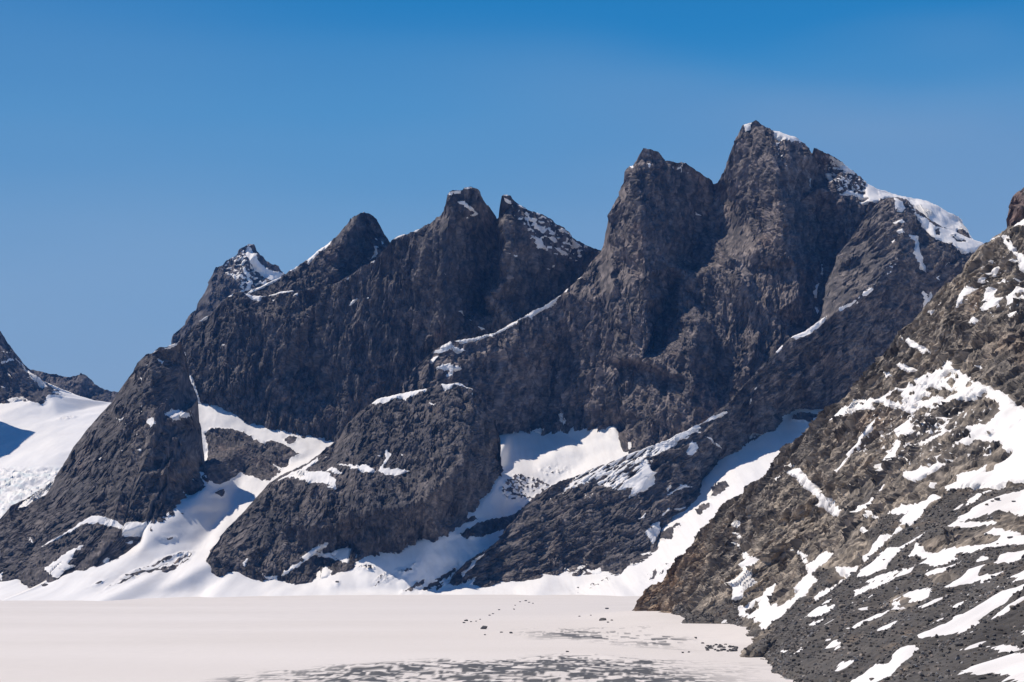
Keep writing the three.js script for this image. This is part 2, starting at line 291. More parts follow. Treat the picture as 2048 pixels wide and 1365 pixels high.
  buckets.forEach((B, k) => {
    if (!B || !B.i.length) return;
    const g = new THREE.BufferGeometry();
    g.setAttribute('position', new THREE.Float32BufferAttribute(B.p, 3)); g.setAttribute('normal', new THREE.Float32BufferAttribute(B.n, 3)); g.setAttribute('color', new THREE.Float32BufferAttribute(B.c, 3)); g.setIndex(B.i); g.normalizeNormals();
    const m = new THREE.Mesh(g, B.snow ? snowMat : rockMat); m.castShadow = m.receiveShadow = true;
    let nm = k === 0 ? (o.main === 'snow' ? 'snow_slope' : o.faceName ?? 'rock_face') : k === 1 ? (o.main === 'snow' ? 'scattered_stones' : 'snow_flecks') : k >= 1000 ? regions[k - 1000].name : (o.main === 'snow' ? 'rock_outcrop' : 'snow_patch');
    if (k >= 1000 && regions[k - 1000].label) m.userData.label = regions[k - 1000].label;
    used[nm] = (used[nm] ?? 0) + 1; m.name = used[nm] > 1 ? nm + '_' + String(used[nm] - 1).padStart(3, '0') : nm;
    if (k === 1) m.userData.kind = 'stuff';
    root.add(m);
  });
  scene.add(root);
  console.log(o.name, 'verts', N, 'patches', big.length, Date.now() - T0, 'ms');
  return { root, pos, nrm, S, nu, nv, NR, idx, base, put, out };
}

// ------------------------------------------------------------------ palettes (linear base colours)
const GREY = [[0.050, 0.045, 0.047], [0.128, 0.108, 0.099], [0.155, 0.10, 0.077]];
const BROWN = [[0.155, 0.134, 0.114], [0.315, 0.262, 0.203], [0.34, 0.23, 0.145]];

scene.fog = new THREE.FogExp2(new THREE.Color(0.10, 0.34, 0.9), 1.9e-5);        // clear mountain air: the far peaks turn blue

// ------------------------------------------------------------------ ground and glacier
{
  const g = new THREE.PlaneGeometry(80000, 80000); g.rotateX(-Math.PI / 2);
  const m = new THREE.Mesh(g, new THREE.MeshStandardMaterial({ color: new THREE.Color().setRGB(0.72, 0.7, 0.69), roughness: 0.85 }));
  m.name = 'ground'; m.position.y = -14; m.userData = { kind: 'structure', label: 'flat snow-covered icefield floor reaching away under the mountains', category: 'ground' }; m.receiveShadow = true; scene.add(m);
}
let glacierY = () => 0;
{
  const D0 = 560, D1 = 5600, nr = 400, nc = 700;
  const dirtA = polySD([[440, 1369], [560, 1353], [640, 1340], [700, 1329], [820, 1324], [1000, 1318], [1120, 1310], [1250, 1312], [1350, 1325], [1420, 1340], [1500, 1369], [1500, 1420], [440, 1420]].map(([x, y]) => { const p = onPlane(x, y); return [p[0], -p[2]]; }));
  const dirtB = polySD([[1020, 1259], [1100, 1257], [1200, 1259], [1290, 1267], [1350, 1287], [1400, 1312], [1360, 1308], [1290, 1296], [1200, 1284], [1100, 1278], [1040, 1272]].map(([x, y]) => { const p = onPlane(x, y); return [p[0], -p[2]]; }));
  const mask = (x, d) => {
    const k = d / 1000, a = dirtA(x, d, 120), b = dirtB(x, d, 120), n = fbm(x / 60, d / 160, 5, 3) * 60 * k;
    return [sstep(-30, 30, a + n), sstep(-15, 25, b + n * 0.7)];
  };
  glacierY = (x, d) => {
    const [a, b] = mask(x, d), w = Math.max(a, b * 0.8);
    const wav = 1.1 * fbm(x / 420, d / 330, 8, 3) * 2.4;
    const sw = d + 0.16 * x + 26 * fbm(x / 130, d / 130, 2, 3);
    const rid = Math.abs(n3(x / 50, sw / 30, 3)) * 2.4 + Math.abs(n3(x / 16, sw / 15, 6)) * 1.1;
    const bank = 6.5 * sstep(60, 165, x + 14 * n3(d / 120, 2, 4)) * sstep(1380, 1750, d) * sstep(2600, 2250, d);     // snow drifted against the crag's toe
    return bank + wav + w * (rid * 1.5 - 0.3) + 2.2 * Math.exp(-(((d - 1690 + (x - 60) * 0.15) / 70) ** 2)) * sstep(-60, 20, x) * sstep(330, 200, x);
  };
  const pos = [], col = [], ind = [];
  for (let r = 0; r < nr; r++) {
    const d = 1 / lerp(1 / D0, 1 / D1, r / (nr - 1)), half = 0.36 * d + 200;
    for (let c = 0; c < nc; c++) {
      const x = c < 120 ? lerp(-half - 60, -220, c / 120) : c < 600 ? lerp(-220, 145, (c - 120) / 480) : lerp(145, half, (c - 600) / 99), y = glacierY(x, d);
      const [a, b] = mask(x, d);
      const sw = d + 0.16 * x + 26 * fbm(x / 130, d / 130, 2, 3);
      const s1 = 0.45 * fbm(x / 34, sw / 17, 11, 4) + 0.75 * fbm(x / 15, sw / 7.5, 23, 3), s2 = n3(x / 70 + 4, sw / 150, 17), s3 = n3(x / 3, d / 16, 9);
      let dirt = a * sstep(-0.05, 0.05, s1 + 0.16 * s2 + 0.2 * s3 + 0.13 * sstep(1240, 1020, d) * sstep(-170, -40, x) - 0.06) + b * sstep(0.01, 0.08, s1 + 0.3 * s2 + 0.12 * s3) * 0.95;
      dirt = clamp(dirt);
      const soil = 0.5 + fbm(x / 500, d / 260, 31, 4), base = [lerp(0.74, 0.67, soil), lerp(0.685, 0.615, soil), lerp(0.64, 0.565, soil)], grit = 0.97 + 0.05 * rnd();
      pos.push(x, y, -d); col.push(lerp(base[0] * grit, 0.085, dirt), lerp(base[1] * grit, 0.083, dirt), lerp(base[2] * grit, 0.082, dirt));
      if (r && c) { const q = r * nc + c; ind.push(q - nc - 1, q - nc, q, q - nc - 1, q, q - 1); }
    }
  }
  const g = new THREE.BufferGeometry(); g.setAttribute('position', new THREE.Float32BufferAttribute(pos, 3)); g.setAttribute('color', new THREE.Float32BufferAttribute(col, 3)); g.setIndex(ind); g.computeVertexNormals();
  const m = new THREE.Mesh(g, snowMat); m.name = 'glacier'; m.receiveShadow = m.castShadow = true;
  m.userData = { kind: 'structure', label: 'broad flat snow-covered glacier with grey dirt-streaked ice near the bottom', category: 'glacier' }; scene.add(m);
}

// ------------------------------------------------------------------ snow slopes at the foot of the mountains
const gFoot = [[-50, 1172, 3640], [0, 1165, 3650], [37, 1158, 3690], [77, 1183, 3540], [110, 1189, 3510], [128, 1176, 3580], [147, 1158, 3680], [157, 1136, 3790], [205, 1128, 3860], [256, 1117, 3940], [282, 1093, 4020], [288, 1052, 4120], [311, 1038, 4180], [341, 1029, 4230], [363, 1028, 4260], [385, 1013, 4330], [399, 996, 4400], [405, 975, 4480], [411, 960, 4540]];
const eFoot = [[414, 1128, 4020], [422, 1147, 4010], [458, 1154, 4030], [480, 1148, 4070], [506, 1165, 4060], [528, 1170, 4070], [550, 1161, 4110], [576, 1172, 4100], [601, 1176, 4100], [631, 1167, 4130], [645, 1136, 4200], [660, 1156, 4140], [695, 1139, 4170], [702, 1103, 4220], [729, 1108, 4215], [766, 1104, 4230], [803, 1099, 4245], [839, 1083, 4275], [883, 1073, 4305], [909, 1068, 4325], [933, 1029, 4420], [959, 1011, 4475], [981, 985, 4550], [992, 960, 4610], [1000, 916, 4730]];
const bFoot = [[884, 1187, 4205], [926, 1176, 4215], [944, 1176, 4215], [992, 1168, 4225], [1032, 1154, 4260], [1039, 1168, 4235], [1100, 1152, 4290], [1129, 1148, 4290], [1164, 1138, 4300], [1176, 1148, 4270], [1220, 1157, 4220], [1241, 1153, 4220], [1258, 1132, 4270], [1276, 1129, 4270], [1311, 1106, 4330], [1322, 1060, 4430], [1368, 1025, 4500], [1390, 1000, 4550], [1409, 959, 4630], [1434, 933, 4680], [1449, 915, 4710], [1475, 897, 4750], [1493, 893, 4760], [1504, 863, 4820], [1526, 869, 4820], [1555, 856, 4860], [1560, 828, 4920], [1592, 819, 4960], [1661, 818, 4990], [1800, 818, 5080]];
const fFoot = [[362, 800, 5200], [400, 808, 5210], [425, 808, 5215], [448, 817, 5210], [473, 828, 5205], [506, 848, 5200], [546, 855, 5200], [576, 857, 5200], [594, 872, 5190], [634, 877, 5200], [664, 885, 5200], [720, 890, 5200]];
const cFoot = [[960, 880, 5080], [997, 872, 5080], [1020, 868, 5090], [1040, 867, 5110], [1085, 865, 5140], [1100, 868, 5130], [1130, 866, 5120], [1140, 853, 5120], [1180, 853, 5100], [1210, 852, 5080], [1232, 852, 5060], [1240, 875, 5010], [1253, 905, 4960], [1300, 910, 4900]];
const behind = (q, up, back) => q.map(([x, y, d]) => [x, y - up, d + back]);
mountain({
  name: 'snow_slope_terrain', label: 'white snow aprons and couloirs banked against the feet of the dark mountains', category: 'snowfield', main: 'snow', d0: 4400, pxm: 1.12, step: 2.7, seed: 5.5, k: 1.0, ang: 0.5, st: 2, pal: GREY, dirt: 0.55, jag: 0.2, warp: 0.25, smooth: 14, thick: 500, proud: 4,
  crest: [[-60, 1085, 4500], [100, 1060, 4550], [250, 990, 4650], [340, 880, 4950], [362, 785, 5290], [400, 793, 5290], [448, 800, 5290], [506, 832, 5280], [576, 842, 5280], [664, 868, 5280], [760, 880, 5290], [900, 870, 5250], [990, 850, 5200], [1085, 845, 5250], [1140, 835, 5220], [1210, 835, 5180], [1245, 845, 5150], [1330, 850, 5060], [1450, 840, 5020], [1550, 812, 5030], [1600, 803, 5060], [1670, 800, 5090], [1780, 795, 5160]],
  ctrl: [...gFoot.map(([x, y, d]) => [x, y, d + 4]), ...eFoot.map(([x, y, d]) => [x, y, d + 4]), ...bFoot.map(([x, y, d]) => [x, y, d + 4]), ...fFoot.map(([x, y, d]) => [x, y, d + 4]), ...cFoot.map(([x, y, d]) => [x, y, d + 4]),
    ...behind(gFoot.slice(0, 12), 28, 260), ...behind(gFoot.slice(12), 28, 90), ...behind(eFoot.slice(1, -2), 28, 90), ...behind(bFoot.slice(3, -2), 28, 90),
    [-60, 1232, 3100], [150, 1231, 3150], [300, 1226, 3380], [400, 1222, 3550], [520, 1220, 3640], [650, 1218, 3720], [900, 1216, 3880], [1050, 1216, 3880], [1270, 1220, 3600], [1500, 1220, 3550], [520, 1192, 3920], [600, 1190, 3980], [0, 1200, 3395], [150, 1199, 3450], [300, 1195, 3677], [400, 1192, 3871], [650, 1189, 4030], [720, 1188, 4090], [800, 1188, 4130], [960, 1098, 4330], [930, 1118, 4300], [905, 1150, 4270], [886, 1190, 4175], [1024, 1187, 4170], [1150, 1186, 4180], [1270, 1190, 3950], [1400, 1186, 3900], [1400, 1090, 4180], [1500, 1000, 4400], [1600, 900, 4680], [1700, 850, 4850],
    [640, 905, 5130], [560, 945, 4980], [480, 952, 4840], [430, 905, 5000], [411, 985, 4620], [460, 1020, 4560], [400, 1090, 4250], [350, 1130, 4060], [540, 970, 4780], [500, 890, 5080], [430, 850, 5120], [598, 910, 5080], [410, 862, 5080],
    [1010, 930, 4900], [1060, 950, 4890], [1120, 900, 5000], [1180, 910, 4990], [1230, 900, 4990], [1040, 1000, 4660], [1000, 1050, 4480], [920, 1075, 4350], [850, 1110, 4240], [1100, 980, 4860], [1227, 856, 5035]],
  low: [[-90, 1236, 3100], [150, 1234, 3150], [400, 1225, 3550], [900, 1219, 3880], [1270, 1223, 3600], [1780, 1223, 3550]],
  marks: [
    ['rock', z3([[22, 400], [60, 380], [170, 382], [240, 400], [330, 460], [400, 447], [470, 470], [540, 520], [490, 540], [480, 580], [440, 590], [445, 612], [380, 665], [300, 650], [220, 620], [160, 660], [100, 690], [30, 662], [22, 560]]), 1.6],
    ['rock', z3([[458, 435], [490, 420], [530, 432], [515, 462], [480, 465]]), 1.2], ['rock', z3([[400, 570], [440, 590], [430, 605]]), 1],
    ['snow', z3([[396, 572], [420, 580], [450, 600], [430, 612]]), 0.6],
    ['rock', z2([[1160, 685], [1190, 660], [1222, 662], [1212, 698], [1180, 690]]), 1.2],
    ['snow', z2([[1100, 400], [1112, 430], [1124, 600], [1108, 610], [1106, 520]]), 0.5],
    ['rock', z6([[150, 908], [200, 870], [300, 825], [440, 800], [500, 760], [590, 680], [600, 720], [480, 830], [430, 865], [350, 890], [270, 920], [180, 920]]), 1.4],
    ['streaks', z6([[-20, 1215], [20, 1160], [190, 1062], [340, 960], [330, 1000], [200, 1085], [100, 1160], [40, 1215]]), 0.02],
    ['streaks', z3([[930, 1260], [980, 1180], [1180, 1120], [1170, 1150], [1040, 1220]]), 0.45],
    ['rock', z3([[1100, 1275], [1180, 1225], [1220, 1205], [1225, 1220], [1150, 1270]]), 1.6], ['rock', z3([[1200, 1270], [1290, 1200], [1398, 1140], [1398, 1160], [1300, 1215], [1230, 1270]]), 2.2],
    ['rock', z3([[860, 1135], [910, 1130], [945, 1138], [920, 1147]]), 1.2], ['rock', z3([[735, 1220], [758, 1215], [750, 1232]]), 0.8],
    ['streaks', z2([[530, 1226], [650, 1140], [820, 1062], [825, 1080], [640, 1190]]), 0.12], ['streaks', z2([[780, 1110], [860, 1045], [990, 1005], [1055, 1003], [1030, 1050], [940, 1108], [890, 1105]]), 0.0],
    ['streaks', z2([[480, 1195], [555, 1155], [540, 1178]]), 0.05], ['streaks', z2([[880, 925], [950, 920], [950, 938], [890, 935]]), 0.2],
    ['stones', z6([[380, 660], [420, 600], [470, 575], [540, 590], [640, 600], [670, 640], [600, 690], [500, 720], [400, 700]]), 0.12],
    ['stones', z6([[590, 540], [700, 530], [790, 545], [760, 570], [640, 580]]), 0.75],
    ['rock', z6([[200, 820], [240, 800], [265, 815], [230, 830]]), 1],
    ['rock', z9([[612, 920], [650, 895], [690, 883], [704, 908], [645, 970], [610, 972], [630, 935]]), 1.6], ['rock', z9([[516, 1042], [560, 1018], [606, 1008], [600, 1026], [545, 1072]]), 1.4],
    ['rock', z9([[305, 1185], [380, 1135], [450, 1110], [430, 1142], [370, 1200], [330, 1205]]), 2.6],
    ['rock', z9([[1045, 552], [1060, 530], [1080, 518], [1150, 512], [1205, 530], [1130, 558]]), 1.6],
    ['stones', zd([[130, 730], [300, 690], [420, 650], [450, 680], [330, 730], [200, 760]]), 0.62], ['streaks', zd([[570, 690], [700, 610], [850, 540], [820, 600], [680, 680]]), 0.55],
  ],
});

// ------------------------------------------------------------------ the left pyramid buttress
mountain({
  name: 'pyramid_mountain', steep: [1050, 0.28], label: 'broad dark pyramid-shaped rock buttress at the left, with a snow strip near its foot', main: 'rock', d0: 4300, pxm: 1.12, step: 1.75, seed: 1.5, k: 1.0, ang: -0.35, st: 2.4, pal: GREY, thick: 380, low: null,
  crest: [[-50, 1075, 4350], [0, 1040, 4370], [22, 1013, 4390], [51, 1000, 4400], [84, 978, 4420], [106, 960, 4440], [135, 916, 4490], [146, 894, 4510], [176, 857, 4550], [200, 830, 4580], [223, 806, 4610], [240, 779, 4640], [265, 746, 4680], [278, 723, 4700], [290, 710, 4715], [305, 704, 4725], [319, 696, 4735], [328, 696, 4740], [343, 691, 4760], [359, 684, 4790], [368, 700, 4820], [377, 745, 4830], [386, 772, 4830], [396, 800, 4820], [402, 850, 4780], [406, 900, 4720], [410, 950, 4600], [412, 958, 4560]],
  ctrl: [[300, 760, 4560], [310, 850, 4420], [330, 940, 4310], [250, 850, 4450], [200, 950, 4300], [120, 1020, 4180], [60, 1060, 4080], [0, 1100, 3900], [100, 1100, 3900], [180, 1060, 4030], [240, 1055, 4090], [245, 1070, 4050], [190, 1046, 4090], [66, 1100, 3890], [280, 950, 4270], [370, 900, 4500], [380, 820, 4640], [360, 960, 4400], [200, 1095, 3930], [130, 1130, 3780]],
  foot: gFoot,
  marks: [
    ['snow', z2([[180, 985], [290, 938], [380, 878], [440, 838], [500, 800], [590, 803], [650, 842], [672, 872], [600, 852], [520, 836], [450, 846], [400, 882], [300, 917], [230, 962]]), 1.2],
    ['snow', z2([[665, 848], [720, 828], [760, 830], [830, 830], [800, 905], [760, 912], [690, 907]]), 1], ['snow', z2([[258, 1085], [320, 1040], [380, 990], [452, 950], [432, 975], [392, 1020], [372, 1060], [412, 1077], [340, 1100], [310, 1142], [278, 1140]]), 1.8],
    ['snow', z2([[565, 1045], [603, 1020], [595, 1058]]), 1], ['snow', z2([[688, 945], [718, 932], [712, 958]]), 1], ['snow', z2([[146, 905], [158, 915], [182, 945], [170, 942]]), 0.5], ['snow', z2([[85, 870], [105, 862], [108, 880]]), 0.6],
    ['snow', z2([[110, 765], [120, 745], [200, 675], [290, 598], [285, 620], [240, 685], [160, 732], [100, 780]]), 0.9],
    ['snow', z2([[902, 242], [960, 213], [1000, 230], [1047, 222], [1030, 267], [970, 277], [960, 303], [945, 275]]), 1.3], ['snow', z2([[800, 290], [830, 260], [857, 285], [820, 318]]), 1.2],
    ['snow', z2([[622, 278], [682, 248], [655, 272]]), 0.7], ['snow', z2([[527, 484], [548, 468], [543, 487]]), 0.6], ['snow', z2([[748, 440], [778, 434], [765, 448]]), 0.6], ['snow', z2([[915, 180], [942, 220], [930, 217]]), 0.5],
    ['snow', z1([[1038, 1112], [1080, 1083], [1075, 1107]]), 1], ['snow', z1([[1118, 1082], [1170, 1055], [1228, 1030], [1185, 1077], [1140, 1092]]), 0.9], ['snow', z1([[1068, 1150], [1115, 1168], [1108, 1197]]), 0.7],
    ['flecks', [[250, 760], [330, 700], [360, 720], [340, 860], [260, 900], [200, 920]], 1.35],
    ['snow', z2([[0, 1115], [22, 1105], [10, 1160], [0, 1168]]), 1], ['snow', z2([[905, 800], [920, 775], [945, 795], [930, 812]]), 0.8],
  ],
});

// ------------------------------------------------------------------ the domed buttress in the middle
mountain({
  name: 'domed_mountain', steep: [1080, 0.32], label: 'steep dome-topped rock buttress in the middle with a snowy ledge across its face', main: 'rock', d0: 4400, pxm: 1.14, step: 1.7, seed: 2.5, k: 1.0, ang: -0.1, st: 3.0, pal: GREY, thick: 330,
  crest: [[413, 1122, 4060], [416, 1108, 4100], [433, 1090, 4150], [451, 1060, 4230], [488, 1024, 4320], [513, 995, 4400], [539, 965, 4450], [557, 954, 4480], [583, 940, 4520], [616, 925, 4550], [642, 907, 4590], [653, 896, 4600], [678, 877, 4620], [689, 855, 4630], [711, 830, 4650], [737, 808, 4660], [766, 793, 4670], [803, 788, 4680], [847, 778, 4690], [876, 769, 4690], [909, 764, 4690], [920, 765, 4690], [934, 774, 4700], [948, 781, 4715], [970, 802, 4730], [988, 835, 4740], [997, 872, 4745], [1001, 914, 4740]],
  ctrl: [[590, 958, 4410], [640, 952, 4385], [690, 942, 4390], [740, 935, 4385], [812, 944, 4390], [600, 975, 4330], [660, 970, 4310], [760, 960, 4320], [690, 905, 4480], [760, 880, 4480], [840, 880, 4450], [880, 830, 4540], [800, 820, 4590], [720, 860, 4560], [550, 1060, 4220], [650, 1050, 4215], [760, 1020, 4205], [850, 1000, 4235], [890, 960, 4295], [930, 900, 4430], [950, 840, 4580], [960, 950, 4500], [500, 1080, 4150], [450, 1110, 4080], [620, 1120, 4180], [560, 1130, 4130], [630, 1110, 4210], [695, 1085, 4260], [870, 1050, 4285], [930, 980, 4430]],
  foot: eFoot,
  marks: [
    ['snow', z3([[425, 662], [500, 612], [560, 590], [645, 535], [650, 550], [600, 592], [565, 612], [690, 607], [732, 640], [735, 682], [640, 677], [530, 657], [500, 640]]), 1], ['rock', z3([[580, 600], [650, 545], [690, 600], [640, 615]]), 1], ['snow', z3([[690, 600], [720, 578], [778, 617], [740, 618]]), 0.9],
    ['snow', z3([[742, 562], [800, 573], [870, 580], [890, 562], [965, 605], [920, 618], [850, 603]]), 0.9], ['snow', z3([[1008, 500], [1022, 492], [1045, 520], [1020, 560], [1000, 585], [1000, 598], [1070, 598], [1142, 605], [1080, 633], [1010, 628], [972, 614], [995, 575], [1012, 540]]), 0.8],
    ['snow', z3([[682, 690], [740, 683], [755, 702], [700, 698]]), 0.6], ['snow', z3([[925, 232], [1000, 192], [1100, 177], [1240, 145], [1232, 168], [1130, 207], [1120, 228], [1108, 202], [1050, 212], [960, 247]]), 0.8],
    ['snow', z3([[1315, 135], [1400, 105], [1405, 125], [1335, 162]]), 0.7], ['snow', z5([[280, 1160], [370, 1145], [420, 1175], [464, 1207], [400, 1184], [350, 1168], [288, 1188]]), 0.6], ['snow', z3([[1238, 234], [1292, 236], [1262, 244]]), 0.5], ['snow', z3([[965, 528], [988, 526], [980, 534]]), 0.5], ['snow', z3([[1085, 523], [1112, 522], [1105, 532]]), 0.5], ['snow', z3([[672, 528], [692, 522], [685, 532]]), 0.5],
    ['snow', z3([[542, 1087], [600, 1038], [722, 993], [690, 1032], [640, 1052], [712, 1058], [762, 1102], [690, 1078], [620, 1066], [590, 1088]]), 1], ['snow', z3([[428, 1182], [500, 1128], [582, 1093], [540, 1132], [460, 1172]]), 1],
    ['snow', z3([[228, 1115], [250, 1085], [262, 1090], [245, 1140]]), 0.8], ['snow', z3([[710, 1060], [760, 1030], [820, 1040], [810, 1120], [780, 1110]]), 1], ['snow', z3([[655, 1210], [665, 1140], [690, 1130], [720, 1160], [700, 1200]]), 1.2], ['snow', z3([[320, 1160], [360, 1185], [430, 1182], [400, 1215], [350, 1190]]), 1.2], ['snow', z3([[370, 1205], [420, 1180], [425, 1210]]), 0.8],
  ],
});

// ------------------------------------------------------------------ the spur that runs down from the right to the glacier
mountain({
  name: 'spur_mountain', steep: [1100, 0.14], label: 'long rock spur sloping down leftward to the glacier, with a snow-dusted crest and tilted rock bands', main: 'rock', d0: 4600, pxm: 1.18, step: 2.0, seed: 3.5, k: 1.0, ang: -0.93, st: 3.6, pal: [[0.070, 0.063, 0.064], [0.165, 0.138, 0.122], [0.20, 0.13, 0.094]], thick: 200, backLow: 100,
  crest: [[884, 1185, 4207], [900, 1168, 4220], [915, 1147, 4232], [933, 1128, 4245], [970, 1103, 4275], [999, 1081, 4310], [1025, 1048, 4360], [1054, 1011, 4430], [1076, 993, 4500], [1098, 974, 4520], [1131, 960, 4530], [1180, 940, 4540], [1222, 924, 4550], [1266, 904, 4560], [1310, 889, 4580], [1361, 867, 4620], [1398, 850, 4660], [1427, 830, 4690], [1456, 808, 4720], [1478, 786, 4750], [1504, 753, 4790], [1522, 728, 4815], [1551, 704, 4840], [1584, 675, 4870], [1606, 665, 4885], [1640, 642, 4915], [1645, 626, 4960], [1653, 568, 5040], [1668, 535, 5090], [1675, 509, 5110], [1697, 484, 5140], [1716, 458, 5160], [1734, 429, 5180], [1756, 407, 5190], [1772, 398, 5190], [1785, 393, 5190], [1800, 393, 5195], [1811, 397, 5200], [1833, 418, 5210], [1862, 440, 5220], [1900, 460, 5230], [1945, 478, 5240], [1975, 487, 5250], [2070, 500, 5260]],
  ctrl: [[1800, 454, 5080], [1803, 480, 5045], [1800, 506, 5015], [1767, 546, 4970], [1723, 588, 4935], [1679, 617, 4915], [1646, 640, 4905], [1606, 668, 4878], [1551, 708, 4832], [1504, 757, 4780], [1456, 811, 4712], [1700, 540, 5060], [1690, 580, 4990], [1740, 490, 5110],
    [1840, 500, 5140], [1850, 560, 5110], [1855, 590, 5130], [1870, 500, 5120], [1900, 520, 5110], [1950, 540, 5130], [1990, 560, 5160], [1820, 600, 5070], [1760, 650, 5010], [1680, 700, 4930], [1600, 760, 4890], [1540, 800, 4850], [1500, 830, 4800],
    [1416, 874, 4660], [1450, 890, 4720], [1380, 900, 4600], [1340, 930, 4530], [1280, 950, 4500], [1220, 980, 4470], [1150, 1000, 4450], [1100, 1050, 4400], [1200, 1060, 4380], [1290, 1040, 4420], [1350, 980, 4520], [1040, 1110, 4300], [980, 1140, 4250], [1240, 1110, 4310], [1150, 1100, 4350], [1490, 830, 4790], [1505, 850, 4815]],
  foot: bFoot,
  marks: [
    ['snow', z8([[676, 474], [720, 498], [748, 530], [732, 552], [688, 540]]), 0.9], ['snow', z8([[736, 484], [800, 556], [812, 580], [885, 640], [850, 622]]), 0.7], ['snow', z8([[668, 612], [732, 608], [732, 622], [690, 622]]), 0.7], ['snow', z8([[688, 660], [720, 643], [737, 672], [700, 670]]), 0.8], ['snow', z8([[658, 706], [690, 698], [672, 722]]), 0.6],
    ['snow', z8([[763, 672], [800, 688], [817, 730], [812, 780], [837, 830], [860, 893], [830, 872], [800, 792], [786, 770], [798, 730]]), 0.8], ['snow', z8([[800, 560], [860, 600], [900, 640], [980, 650], [1100, 690], [1200, 720], [1165, 740], [1130, 772], [1070, 784], [1000, 748], [900, 704], [860, 674], [830, 630]]), 1.2], ['rock', z8([[900, 655], [925, 650], [930, 690], [905, 680]]), 1.4], ['rock', z8([[1000, 700], [1060, 715], [1080, 730], [1020, 722]]), 1.6],
    ['snow', z8([[828, 988], [855, 1032], [880, 988], [888, 1020], [840, 1088]]), 0.8], ['snow', z8([[903, 915], [930, 908], [915, 932]]), 0.7], ['snow', z8([[958, 852], [992, 828], [975, 850]]), 0.6],
    ['flecks', z8([[440, 1075], [500, 1000], [640, 870], [720, 740], [700, 860], [560, 990], [470, 1060]]), 0.75],
    ['snow', z8([[498, 1012], [560, 966], [545, 1000], [510, 1018]]), 0.9], ['snow', z8([[372, 1086], [440, 1050], [495, 1015], [440, 1068], [380, 1098]]), 0.9], ['snow', z8([[125, 1232], [200, 1174], [240, 1166], [315, 1122], [272, 1182], [200, 1228], [140, 1252]]), 0.9], ['snow', z8([[26, 1314], [70, 1272], [52, 1324]]), 0.8],
    ['snow', z9([[1046, 96], [1160, 22], [1240, -8], [1205, 37], [1130, 82], [1070, 102]]), 0.9], ['snow', z9([[957, 178], [990, 120], [1002, 140], [972, 183]]), 0.8], ['snow', z9([[535, 578], [600, 532], [692, 500], [672, 527], [600, 553]]), 0.9], ['snow', z9([[838, 382], [857, 358], [852, 382]]), 0.6], ['snow', z9([[824, 428], [834, 462], [820, 458]]), 0.5],
    ['snow', z9([[100, 755], [150, 730], [300, 668], [440, 608], [540, 570], [562, 590], [450, 652], [380, 707], [300, 742], [240, 767], [290, 820], [302, 880], [270, 932], [165, 962], [200, 900], [130, 900], [60, 930], [20, 900]]), 1.6],
    ['snow', z6([[735, 655], [790, 592], [870, 540], [940, 515], [1050, 465], [1200, 445], [1235, 460], [1180, 520], [1228, 570], [1230, 622], [1090, 692], [1110, 640], [1000, 662], [1070, 600], [960, 602], [930, 645], [900, 600], [800, 635]]), 1.5],
    ['streaks', z6([[735, 655], [800, 575], [940, 510], [1100, 450], [1250, 440], [1180, 525], [1080, 600], [1000, 680], [900, 650], [800, 660]]), 0.12],
    ['streaks', z9([[60, 770], [300, 690], [300, 740], [180, 770]]), 0.2],
    ['flecks', z6([[560, 720], [740, 650], [860, 660], [1000, 700], [900, 720], [700, 690]]), 1.0],
    ['snow', z9([[458, 652], [487, 632], [482, 652]]), 0.8], ['snow', z9([[488, 682], [510, 658], [542, 682], [505, 737], [484, 737]]), 1.0], ['snow', z9([[515, 600], [545, 595], [552, 627]]), 0.8], ['snow', z9([[578, 638], [602, 643], [684, 712], [660, 702]]), 0.5], ['snow', z9([[353, 922], [382, 902], [372, 942]]), 0.8], ['snow', z9([[368, 962], [440, 898], [505, 913], [440, 924]]), 0.9], ['snow', z9([[338, 1067], [382, 1022], [372, 1052], [345, 1072]]), 0.8], ['snow', z9([[213, 1087], [250, 1058], [242, 1087]]), 0.8], ['snow', z9([[415, 1032], [465, 1023], [450, 1043]]), 0.7],
    ['snow', z9([[245, 1168], [300, 1110], [340, 1100], [330, 1160], [290, 1225]]), 1], ['snow', zd([[535, 568], [600, 560], [640, 570], [560, 605]]), 1], ['snow', zd([[255, 605], [340, 588], [360, 620], [290, 628]]), 1], ['flecks', zd([[0, 560], [100, 540], [500, 480], [560, 560], [200, 600], [0, 640]]), 1.3],
    ['snow', z6([[270, 1020], [310, 1000], [230, 1090], [170, 1150], [200, 1100]]), 0.8], ['snow', z6([[170, 1190], [265, 1130], [230, 1185]]), 0.8],
  ],
});

